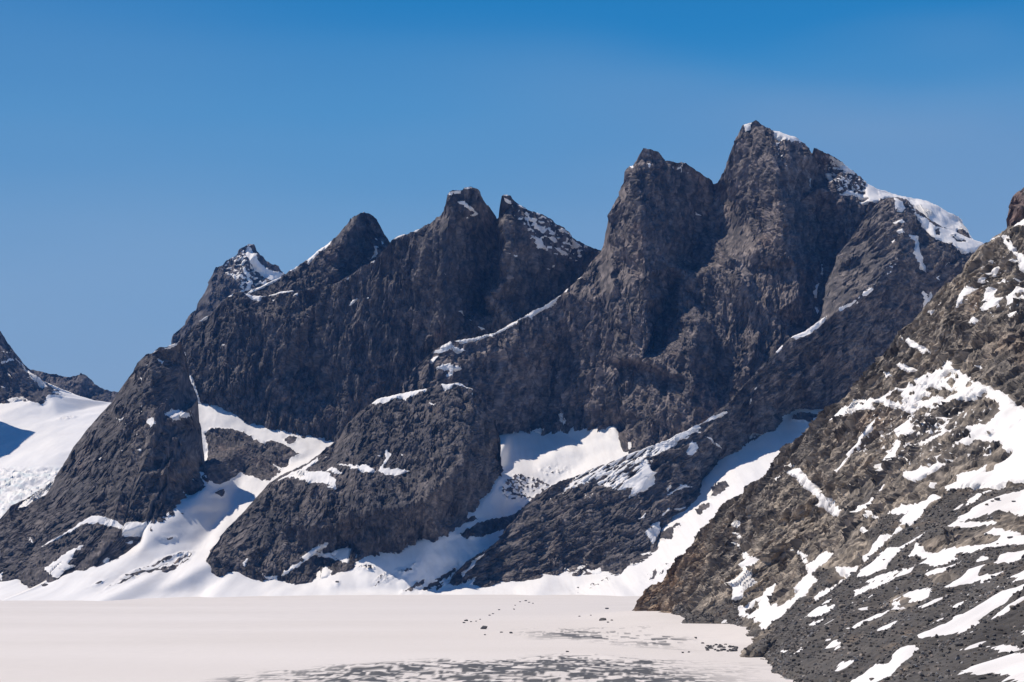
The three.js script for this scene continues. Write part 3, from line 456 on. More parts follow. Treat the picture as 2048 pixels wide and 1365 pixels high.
// ------------------------------------------------------------------ the twin towers and the wall below them
mountain({
  name: 'twin_tower_mountain',
  regions: [['rock_tower', [[1160, 556], [1201, 500], [1230, 380], [1250, 300], [1290, 270], [1370, 300], [1432, 366], [1411, 434], [1374, 541], [1316, 640], [1297, 676], [1220, 620]], 'broad lower rock tower with a slanting flat top'], ['rock_tower', [[1432, 366], [1450, 320], [1480, 220], [1520, 210], [1610, 265], [1626, 305], [1627, 383], [1649, 511], [1631, 621], [1492, 511], [1396, 548], [1345, 585], [1374, 541], [1411, 434]], 'highest pointed rock tower with a snow cap']], steep: [870, 0.1], flute: 8, label: 'highest massif, two tall sheer rock towers joined by a deep gully above a snow cirque', main: 'rock', d0: 5150, pxm: 1.32, x1: 1310, step: 1.85, seed: 4.5, k: 1.15, ang: -0.06, st: 2.6, pal: [[0.070, 0.060, 0.059], [0.195, 0.160, 0.143], [0.21, 0.135, 0.10]], thick: 520, red: 0.45,
  crest: [[796, 800, 4890], [802, 784, 4895], [809, 765, 4910], [828, 739, 4930], [853, 714, 4960], [875, 697, 4985], [901, 682, 5015], [952, 675, 5065], [985, 666, 5095], [1029, 644, 5125], [1073, 618, 5160], [1102, 604, 5185], [1121, 591, 5205], [1146, 567, 5235], [1165, 551, 5255], [1183, 523, 5280], [1201, 505, 5305], [1207, 486, 5320], [1214, 453, 5335], [1219, 424, 5340], [1234, 395, 5345], [1245, 377, 5345], [1250, 339, 5345], [1257, 333, 5335], [1266, 332, 5320], [1275, 317, 5320], [1287, 297, 5325], [1297, 299, 5335], [1316, 306, 5350], [1330, 319, 5365], [1363, 325, 5400], [1374, 326, 5410], [1396, 343, 5430], [1418, 357, 5455], [1429, 366, 5470], [1435, 367, 5470], [1451, 339, 5460], [1462, 303, 5455], [1473, 273, 5455], [1486, 251, 5450], [1492, 247, 5445], [1506, 242, 5430], [1512, 238, 5425], [1525, 248, 5420], [1543, 259, 5420], [1565, 266, 5435], [1590, 275, 5450], [1605, 286, 5465], [1620, 297, 5480], [1625, 310, 5490], [1628, 295, 5480], [1646, 299, 5470], [1665, 310, 5475], [1690, 330, 5490], [1716, 348, 5500], [1734, 367, 5510], [1756, 376, 5520], [1789, 389, 5540], [1811, 394, 5550], [1855, 401, 5580], [1877, 412, 5590], [1906, 429, 5610], [1936, 447, 5630], [1950, 458, 5640], [1961, 471, 5650], [1979, 482, 5660], [2070, 520, 5700]],
  ctrl: [[1268, 345, 5250], [1279, 405, 5195], [1287, 486, 5145], [1294, 548, 5105], [1301, 610, 5060], [1297, 669, 5020], [1285, 720, 4985],
    [1427, 380, 5540], [1411, 434, 5500], [1393, 471, 5470], [1374, 541, 5420], [1345, 585, 5360], [1316, 640, 5280], [1297, 690, 5210], [1275, 735, 5085], [1262, 780, 5040], [1340, 450, 5330], [1350, 530, 5280],
    [1540, 280, 5320], [1554, 346, 5250], [1565, 420, 5195], [1568, 467, 5155], [1576, 511, 5120], [1500, 400, 5360], [1480, 470, 5330],
    [1626, 330, 5550], [1627, 383, 5520], [1642, 438, 5480], [1649, 511, 5430], [1642, 566, 5370], [1631, 621, 5310], [1600, 400, 5400], [1605, 480, 5340],
    [1360, 572, 5240], [1396, 549, 5215], [1462, 516, 5185], [1492, 512, 5200], [1345, 640, 5120], [1330, 700, 5040], [1376, 713, 4960], [1383, 761, 4925], [1386, 816, 4890], [1389, 850, 4865], [1400, 640, 5080], [1430, 760, 5090], [1445, 820, 5010], [1430, 640, 5130], [1480, 560, 5130], [1484, 658, 5110], [1506, 540, 5190], [1540, 640, 5090], [1594, 530, 5150], [1598, 600, 5090], [1620, 650, 5180], [1480, 740, 5040], [1290, 830, 4960], [1330, 860, 4920], [1500, 800, 5000], [1600, 700, 5080],
    [1660, 380, 5400], [1690, 440, 5370], [1697, 484, 5380], [1668, 535, 5360], [1640, 380, 5420], [1720, 410, 5430], [1740, 402, 5420], [1770, 412, 5430], [1850, 445, 5400], [1900, 480, 5390], [1960, 510, 5420], [1720, 470, 5420],
    [1180, 600, 5160], [1160, 660, 5150], [1230, 640, 5100], [1200, 720, 5100], [1245, 520, 5220], [1240, 440, 5280], [1112, 700, 5230], [1105, 760, 5235], [1095, 820, 5200], [1130, 640, 5190], [1130, 780, 5150], [1170, 820, 5110], [1230, 800, 5030], [1000, 700, 5065], [940, 720, 5010], [1060, 680, 5125], [1060, 760, 5145], [1000, 780, 5055], [880, 740, 4925], [920, 780, 4950], [860, 790, 4880], [1010, 840, 5060]],
  foot: [[796, 880, 4880], [860, 900, 4950], ...cFoot, [1400, 900, 4900], [1500, 880, 4950], [1650, 700, 5180], [1800, 600, 5350], [2070, 600, 5500]],
  marks: [
    ['snow', z5([[345, 935], [480, 905], [560, 880], [660, 840], [700, 810], [800, 750], [870, 705], [935, 684], [900, 742], [860, 757], [780, 802], [770, 818], [750, 802], [690, 828], [650, 868], [560, 908], [470, 933], [400, 948]]), 0.8], ['snow', z5([[938, 672], [978, 645], [962, 670]]), 0.6], ['snow', z5([[1012, 607], [1054, 570], [1040, 594]]), 0.5],
    ['snow', z5([[248, 990], [330, 930], [352, 965], [424, 985], [370, 1003], [340, 977], [280, 1002]]), 1.1], ['snow', z5([[222, 1042], [272, 1013], [250, 1054]]), 1], ['snow', z5([[256, 1080], [290, 1058], [340, 1070], [404, 1080], [350, 1102], [342, 1134], [310, 1127], [320, 1100]]), 1.6],
    ['snow', z5([[918, 1335], [945, 1332], [962, 1360], [930, 1366]]), 1], ['snow', z6([[703, 245], [735, 242], [747, 280], [757, 306], [730, 297]]), 1.2], ['snow', z6([[568, 325], [610, 322], [628, 352], [590, 355]]), 1], ['snow', z6([[448, 336], [486, 345], [480, 358]]), 0.8],
    ['snow', z7([[950, 132], [1005, 108], [985, 160], [958, 180]]), 0.7], ['snow', z7([[1090, 145], [1160, 168], [1230, 195], [1285, 235], [1200, 224], [1150, 196]]), 0.9], ['snow', z7([[515, 312], [620, 332], [640, 345], [560, 336]]), 0.4], ['snow', z7([[328, 366], [346, 352], [347, 377]]), 0.5], ['snow', z7([[418, 350], [440, 354], [430, 373]]), 0.5], ['snow', z7([[1290, 445], [1312, 422], [1302, 484]]), 0.5],
    ['snow', z7([[1368, 895], [1386, 920], [1382, 965], [1370, 950]]), 0.5], ['snow', z7([[1372, 998], [1350, 1055], [1348, 1085], [1333, 1072], [1350, 1008]]), 0.6], ['snow', z7([[1338, 1108], [1356, 1158], [1345, 1180]]), 0.5], ['snow', z7([[698, 602], [722, 636], [712, 632]]), 0.4], ['snow', z7([[1135, 225], [1148, 222], [1145, 245]]), 0.5],
    ['flecks', z7([[1120, 160], [1200, 220], [1190, 380], [1140, 360]]), 0.9], ['flecks', z8([[285, 345], [330, 245], [430, 300], [530, 400], [550, 440], [480, 465], [390, 458], [350, 410]]), 0.35], ['flecks', z7([[560, 340], [660, 370], [640, 460], [600, 420]]), 1.1],
    ['snow', z8([[285, 338], [345, 345], [348, 388]]), 1], ['snow', z8([[330, 250], [420, 300], [480, 345], [400, 325]]), 0.9], ['snow', z8([[395, 378], [445, 395], [420, 408]]), 0.9],
    ['snow', z8([[525, 395], [590, 415], [680, 450], [740, 465], [860, 485], [920, 515], [1000, 560], [1080, 610], [1150, 675], [1300, 760], [1100, 820], [900, 760], [800, 620], [700, 500], [640, 480], [590, 500], [520, 513], [480, 505], [540, 480], [470, 470], [390, 462], [420, 440], [520, 457]]), 0.8],
    ['rock', z8([[1025, 650], [1050, 660], [1095, 712], [1050, 705], [1025, 690]]), 0.7], ['rock', z8([[1082, 625], [1110, 630], [1140, 668], [1100, 655]]), 0.7],
  ],
});

// ------------------------------------------------------------------ the long back wall with its two summits
mountain({
  name: 'wall_mountain', regions: [['rock_spire', [[997, 430], [1003, 370], [1040, 370], [1130, 430], [1210, 490], [1200, 560], [1060, 640], [975, 660], [970, 600], [985, 530], [998, 480]], 'leaning rock spire with snow on its right slope']], steep: [880, 0.36], flute: 9, label: 'long sheer navy-shaded rock wall with a flat-topped summit and a leaning spire', main: 'rock', d0: 5300, pxm: 1.36, step: 1.8, seed: 6.5, k: 1.15, ang: -0.08, st: 3.4, pal: GREY, thick: 380,
  crest: [[325, 730, 5380], [345, 700, 5400], [363, 676, 5420], [393, 644, 5440], [419, 629, 5450], [443, 606, 5460], [457, 592, 5465], [475, 584, 5470], [484, 584, 5470], [492, 587, 5475], [516, 592, 5480], [545, 589, 5480], [567, 583, 5475], [596, 581, 5470], [629, 580, 5460], [655, 570, 5455], [670, 567, 5455], [688, 559, 5450], [706, 548, 5450], [728, 528, 5450], [747, 521, 5450], [765, 501, 5450], [780, 482, 5450], [806, 470, 5445], [839, 459, 5440], [861, 446, 5440], [879, 432, 5440], [890, 413, 5440], [894, 400, 5440], [896, 388, 5440], [902, 382, 5440], [923, 380, 5440], [930, 375, 5440], [941, 373, 5445], [954, 377, 5450], [959, 384, 5450], [970, 404, 5455], [985, 424, 5465], [996, 441, 5520], [999, 413, 5460], [1003, 394, 5450], [1011, 389, 5450], [1020, 391, 5460], [1033, 406, 5480], [1051, 419, 5500], [1084, 430, 5530], [1110, 443, 5560], [1128, 457, 5580], [1146, 474, 5600], [1172, 490, 5630], [1201, 503, 5660], [1270, 525, 5720]],
  ctrl: [[400, 680, 5370], [380, 760, 5290], [430, 700, 5340], [500, 700, 5340], [480, 620, 5400], [560, 640, 5390], [600, 650, 5370], [625, 600, 5460], [622, 660, 5420], [618, 740, 5370], [650, 640, 5380], [650, 720, 5340], [550, 760, 5290], [700, 700, 5330], [760, 620, 5370], [760, 760, 5290], [820, 560, 5390], [830, 700, 5320], [850, 800, 5270], [690, 820, 5240], [420, 780, 5240],
    [884, 470, 5340], [880, 560, 5300], [890, 640, 5275], [900, 430, 5400], [940, 470, 5500], [950, 540, 5490], [945, 620, 5460], [970, 626, 5540], [968, 580, 5560], [985, 530, 5580], [998, 480, 5610], [860, 620, 5330], [905, 690, 5330],
    [980, 600, 5335], [985, 640, 5315], [1005, 450, 5385], [1008, 500, 5355], [1015, 560, 5335], [1020, 640, 5305], [1030, 470, 5420], [1070, 480, 5470], [1100, 520, 5500], [1060, 560, 5430], [1130, 560, 5560], [1090, 600, 5480], [1040, 600, 5390]],
  foot: [[325, 800, 5220], ...fFoot, [760, 900, 5220], [900, 900, 5250], [1000, 880, 5300], [1270, 800, 5500]],
  marks: [
    ['snow', z1([[1253, 1095], [1263, 1110], [1268, 1200], [1278, 1240], [1312, 1290], [1345, 1370], [1310, 1370], [1268, 1290], [1256, 1240]]), 0.4], ['snow', z2([[1003, 5], [1032, 22], [1072, 100], [1092, 170], [1118, 218], [1108, 300], [1110, 440], [1098, 440], [1093, 300], [1065, 225], [1075, 180], [1040, 85]]), 0.5],
    ['snow', z4([[405, 560], [440, 575], [490, 575], [560, 565], [640, 548], [690, 545], [640, 562], [560, 575], [500, 582], [488, 605], [450, 598]]), 0.8], ['snow', z4([[665, 575], [700, 562], [695, 582]]), 0.6], ['snow', z4([[555, 598], [575, 600], [565, 607]]), 0.5], ['snow', z4([[975, 630], [990, 600], [1025, 588], [1005, 612]]), 0.8], ['snow', z4([[1072, 590], [1088, 590], [1080, 598]]), 0.4], ['snow', z4([[1150, 603], [1170, 600], [1160, 608]]), 0.4], ['snow', z4([[960, 498], [985, 480], [975, 500]]), 0.4], ['snow', z4([[1090, 398], [1120, 380], [1110, 398]]), 0.4],
    ['snow', z4([[150, 722], [210, 672], [200, 698], [180, 712]]), 0.7], ['snow', z4([[310, 588], [345, 565], [335, 585]]), 0.5], ['snow', z4([[0, 850], [50, 820], [40, 845], [10, 870]]), 0.6], ['snow', z4([[278, 850], [300, 842], [295, 856]]), 0.4], ['snow', z4([[1205, 268], [1280, 235], [1300, 238], [1230, 270]]), 0.4], ['snow', z4([[1320, 228], [1370, 205], [1350, 232]]), 0.5],
    ['snow', z5([[318, 122], [392, 104], [385, 125], [350, 138], [320, 140]]), 0.5], ['snow', z5([[400, 92], [440, 82], [475, 95], [440, 102], [408, 104]]), 0.4], ['snow', z5([[372, 170], [400, 168], [440, 195], [490, 245], [470, 243], [430, 215], [400, 195]]), 0.9], ['flecks', z5([[335, 180], [400, 190], [480, 250], [420, 270]]), 0.6], ['snow', z5([[370, 770], [392, 775], [406, 797], [390, 790]]), 0.4], ['snow', z5([[418, 805], [455, 832], [440, 828]]), 0.4], ['snow', z5([[475, 853], [520, 870], [500, 878]]), 0.4], ['snow', z5([[275, 552], [300, 575], [288, 572]]), 0.4],
    ['snow', z5([[605, 138], [640, 130], [655, 140], [620, 145]]), 0.4], ['snow', z5([[622, 155], [660, 165], [655, 182], [632, 178]]), 0.6], ['snow', z5([[715, 245], [740, 270], [765, 320], [775, 348], [740, 310]]), 1], ['snow', z5([[740, 245], [780, 265], [785, 285], [750, 275]]), 1.1], ['snow', z5([[765, 290], [810, 300], [855, 330], [830, 355], [790, 320]]), 1.3], ['snow', z5([[835, 355], [880, 370], [920, 402], [880, 402]]), 1.3], ['snow', z5([[785, 365], [820, 380], [828, 430], [800, 430]]), 1.1], ['snow', z5([[895, 430], [940, 445], [960, 468], [920, 458]]), 1], ['snow', z5([[965, 345], [1010, 385], [1045, 415], [1015, 425], [985, 380]]), 1], ['flecks', z5([[650, 220], [700, 190], [830, 245], [960, 330], [1080, 420], [1020, 500], [880, 460], [790, 420]]), 0.45], ['snow', z5([[848, 540], [880, 530], [900, 512], [890, 530], [865, 546]]), 0.5], ['snow', z5([[630, 455], [690, 470], [680, 478]]), 0.4],
  ],
});
mountain({
  name: 'cone_mountain', steep: [600, 0.2], label: 'cone-shaped dark peak standing behind the left end of the long rock wall', main: 'rock', d0: 5700, pxm: 1.48, step: 1.7, seed: 7.5, k: 1.15, ang: 0.3, st: 2.2, pal: GREY, thick: 380,
  crest: [[455, 606, 5660], [475, 594, 5670], [492, 586, 5680], [560, 554, 5720], [589, 536, 5735], [626, 510, 5750], [662, 484, 5765], [681, 464, 5775], [703, 440, 5790], [721, 425, 5800], [728, 423, 5800], [736, 424, 5805], [747, 433, 5815], [758, 451, 5825], [769, 472, 5835], [778, 484, 5840], [820, 520, 5860]],
  ctrl: [[712, 450, 5705], [690, 480, 5670], [673, 512, 5640], [672, 540, 5615], [690, 562, 5650], [640, 540, 5680], [600, 570, 5650], [560, 585, 5640], [735, 470, 5850], [725, 520, 5830], [700, 545, 5770], [755, 500, 5790], [765, 490, 5795], [640, 580, 5630]],
  foot: [[455, 640, 5600], [560, 630, 5590], [690, 610, 5600], [780, 560, 5720], [820, 560, 5780]],
  marks: [['snow', z4([[735, 385], [800, 338], [885, 278], [870, 305], [800, 352], [755, 405], [750, 388]]), 0.6], ['snow', z4([[650, 445], [700, 410], [690, 432], [660, 448]]), 0.5], ['snow', z4([[410, 562], [500, 522], [610, 465], [600, 485], [500, 535], [430, 570]]), 0.5], ['snow', z4([[1038, 118], [1085, 112], [1070, 124]]), 0.4], ['snow', z4([[1115, 305], [1138, 308], [1130, 360], [1105, 388], [1118, 345]]), 0.8], ['snow', z4([[1118, 268], [1140, 265], [1130, 275]]), 0.5], ['snow', z4([[1155, 280], [1168, 290], [1162, 305]]), 0.4]],
});
mountain({
  name: 'distant_mountain', label: 'distant blue-hazed peak with snow gullies showing over the left shoulder of the wall', main: 'rock', d0: 8000, pxm: 2.07, step: 1.6, seed: 8.5, k: 1.5, ang: 0.3, st: 1.8, pal: GREY, thick: 700,
  crest: [[325, 725, 7750], [342, 688, 7780], [347, 669, 7800], [369, 649, 7820], [371, 640, 7830], [384, 624, 7850], [393, 619, 7880], [395, 607, 7900], [410, 583, 7940], [424, 552, 7980], [433, 534, 8000], [446, 530, 8020], [454, 519, 8040], [476, 506, 8060], [479, 497, 8070], [497, 487, 8080], [508, 489, 8090], [516, 505, 8100], [534, 523, 8120], [552, 528, 8140], [562, 541, 8160], [571, 547, 8180], [620, 590, 8250]],
  ctrl: [[440, 545, 7930], [470, 560, 7900], [472, 590, 7860], [500, 520, 8000], [520, 550, 8040], [540, 560, 8060], [420, 600, 7850], [400, 650, 7760], [440, 620, 7780], [480, 540, 7960], [505, 570, 7960]],
  foot: [[325, 760, 7600], [420, 720, 7600], [540, 680, 7700], [620, 660, 7850]],
  marks: [['flecks', z4([[280, 420], [350, 350], [400, 330], [440, 420], [460, 560], [380, 560], [360, 500]]), 0.28], ['snow', z4([[330, 450], [372, 450], [365, 500], [352, 490]]), 1.2], ['snow', z4([[388, 375], [430, 450], [452, 500], [440, 540], [410, 556], [432, 500], [400, 430]]), 1.1], ['snow', z4([[405, 350], [430, 305], [460, 338], [500, 400], [540, 438], [630, 455], [580, 492], [540, 505], [500, 455], [450, 390]]), 1.1], ['snow', z4([[400, 300], [430, 285], [455, 295], [430, 302]]), 0.6], ['flecks', z4([[450, 400], [520, 470], [530, 540], [460, 540]]), 0.2]],
});

// ------------------------------------------------------------------ far left: icefield, peak, low ridge
mountain({
  name: 'low_mountain', label: 'low dark distant ridge on the skyline beyond the snowfield at far left', main: 'rock', d0: 8600, pxm: 2.2, step: 2, seed: 9.5, k: 1.6, ang: 0.2, st: 1.6, pal: GREY, thick: 500,
  crest: [[20, 745, 8700], [63, 738, 8700], [73, 741, 8700], [97, 746, 8700], [117, 751, 8700], [138, 754, 8700], [167, 751, 8700], [176, 755, 8720], [190, 768, 8740], [208, 778, 8760], [234, 784, 8800], [290, 800, 8850]],
  foot: [[20, 800, 8480], [90, 790, 8480], [154, 805, 8480], [220, 815, 8520], [290, 820, 8600]], ctrl: [[100, 765, 8600], [150, 775, 8580], [165, 765, 8600]], marks: [],
});
mountain({
  name: 'icefield_terrain', label: 'far snowfield with a cracked icefall spilling down at the left edge', category: 'snowfield', main: 'snow', d0: 7000, pxm: 1.75, step: 2.6, seed: 10.5, k: 1.4, ang: 0.2, st: 2, pal: GREY, dirt: 0.3, jag: 0.1, warp: 0.3, thick: 700, lift: 0.5, snow: [0.87, 0.85, 0.83],
  crest: [[-90, 775, 7700], [0, 770, 7750], [60, 755, 7800], [90, 765, 8000], [154, 791, 8400], [198, 804, 8400], [223, 806, 8400], [300, 812, 8400], [450, 815, 8300], [640, 820, 8250]],
  ctrl: [[0, 806, 7330], [60, 806, 7340], [104, 790, 7480], [95, 776, 7650], [0, 830, 7050], [120, 830, 7350], [200, 830, 7600], [100, 870, 6800], [0, 880, 6600], [0, 930, 6180], [120, 905, 6380], [0, 1000, 5750], [100, 960, 6050], [0, 1040, 5400], [60, 1000, 5750], [180, 870, 6900], [-160, 850, 6900], [-160, 930, 6200], [-160, 1040, 5400], [300, 870, 7000], [300, 960, 6100], [300, 1060, 5400], [-200, 1110, 4950], [100, 1110, 4950], [320, 1110, 4950]],
  low: [[-160, 1100, 5000], [310, 1100, 5000]],
  ice: (x, y, z) => { const m = sstep(385, 350, y) * sstep(140, 200, y), n = n3(x / 60, y / 22, 1); return m * (30 * (0.35 - Math.abs(n3(x / 34 + y / 60, y / 11, z / 60))) + 17 * (0.3 - Math.abs(n3(x / 15, y / 6, 9))) + 12 * n); },
  snowTint: (x, y, z, c) => { const m = sstep(385, 350, y) * sstep(120, 190, y), n = m * sstep(0.05, 0.4, n3(x / 30, y / 9, 21)) * 0.35; c[0] *= 1 - n * 0.45; c[1] *= 1 - n * 0.18; c[2] *= 1 - n * 0.14; },
  marks: [['rock', z2([[-60, 165], [0, 170], [40, 182], [30, 155], [130, 162], [190, 186], [240, 188], [236, 155], [288, 136], [262, 105], [240, 70], [150, 0], [0, -40], [-60, -40]]), 1.6], ['snow', z2([[20, 160], [60, 150], [140, 150], [150, 178], [60, 188]]), 1.5], ['snow', z2([[100, -60], [150, 0], [215, 55], [265, 105], [260, 90], [200, 20], [160, -20], [120, -60]]), 1.6], ['streaks', z2([[320, 265], [400, 255], [400, 268], [330, 272]]), 0.1]],
});
mountain({
  name: 'corner_mountain', label: 'dark blue-shaded mountain flank cut off by the left edge of the picture', main: 'rock', d0: 7500, pxm: 1.95, step: 2.6, seed: 11.5, k: 1.5, ang: 0.5, st: 1.8, pal: GREY, thick: 300, backLow: 350,
  crest: [[-420, 470, 7500], [-240, 520, 7550], [-120, 585, 7580], [-40, 635, 7600], [0, 661, 7600], [13, 682, 7600], [29, 705, 7610], [44, 723, 7620], [63, 739, 7640], [75, 748, 7650], [88, 764, 7650], [96, 776, 7640], [106, 789, 7560]],
  ctrl: [[0, 720, 7480], [30, 740, 7500], [60, 770, 7500], [-100, 700, 7420], [-240, 650, 7350]],
  foot: [[-420, 820, 7000], [-240, 815, 7080], [-60, 804, 7260], [0, 800, 7320], [15, 806, 7310], [30, 797, 7360], [48, 799, 7380], [70, 808, 7360], [88, 808, 7370], [92, 797, 7440], [106, 791, 7510]],
  marks: [['snow', z1([[96, 1150], [130, 1165], [200, 1240], [260, 1285], [340, 1330], [420, 1365], [300, 1365], [240, 1330], [210, 1290], [160, 1215]]), 1.1], ['snow', z1([[0, 1098], [40, 1110], [75, 1122], [40, 1120]]), 0.6], ['snow', z1([[0, 1155], [30, 1165], [60, 1155], [100, 1160], [20, 1178]]), 0.9], ['snow', z1([[40, 1240], [85, 1298], [70, 1288]]), 0.5], ['snow', z1([[160, 1270], [200, 1275], [180, 1282]]), 0.5], ['snow', z2([[30, 165], [60, 150], [130, 152], [145, 172], [60, 186]]), 1.2], ['snow', z2([[-5, 85], [18, 98], [5, 108]]), 0.8]],
});
mountain({
  name: 'shading_mountain', label: 'mountain spur beyond the left edge whose shadow falls across the far snowfield', main: 'rock', d0: 6700, pxm: 3, step: 4, seed: 12.5, k: 1.6, ang: 0.2, st: 1.8, pal: GREY, thick: 250, backLow: 300,
  crest: [[-620, 400, 6800], [-300, 450, 6850], [-140, 500, 6880], [-74, 545, 6890], [-62, 620, 6890], [-52, 760, 6890], [-44, 870, 6890]],
  foot: [[-700, 960, 6150], [-300, 955, 6180], [-160, 950, 6200], [-130, 940, 6220]], ctrl: [[-640, 420, 6260], [-320, 470, 6260], [-190, 520, 6260], [-155, 600, 6260], [-140, 760, 6260]], marks: [],
});

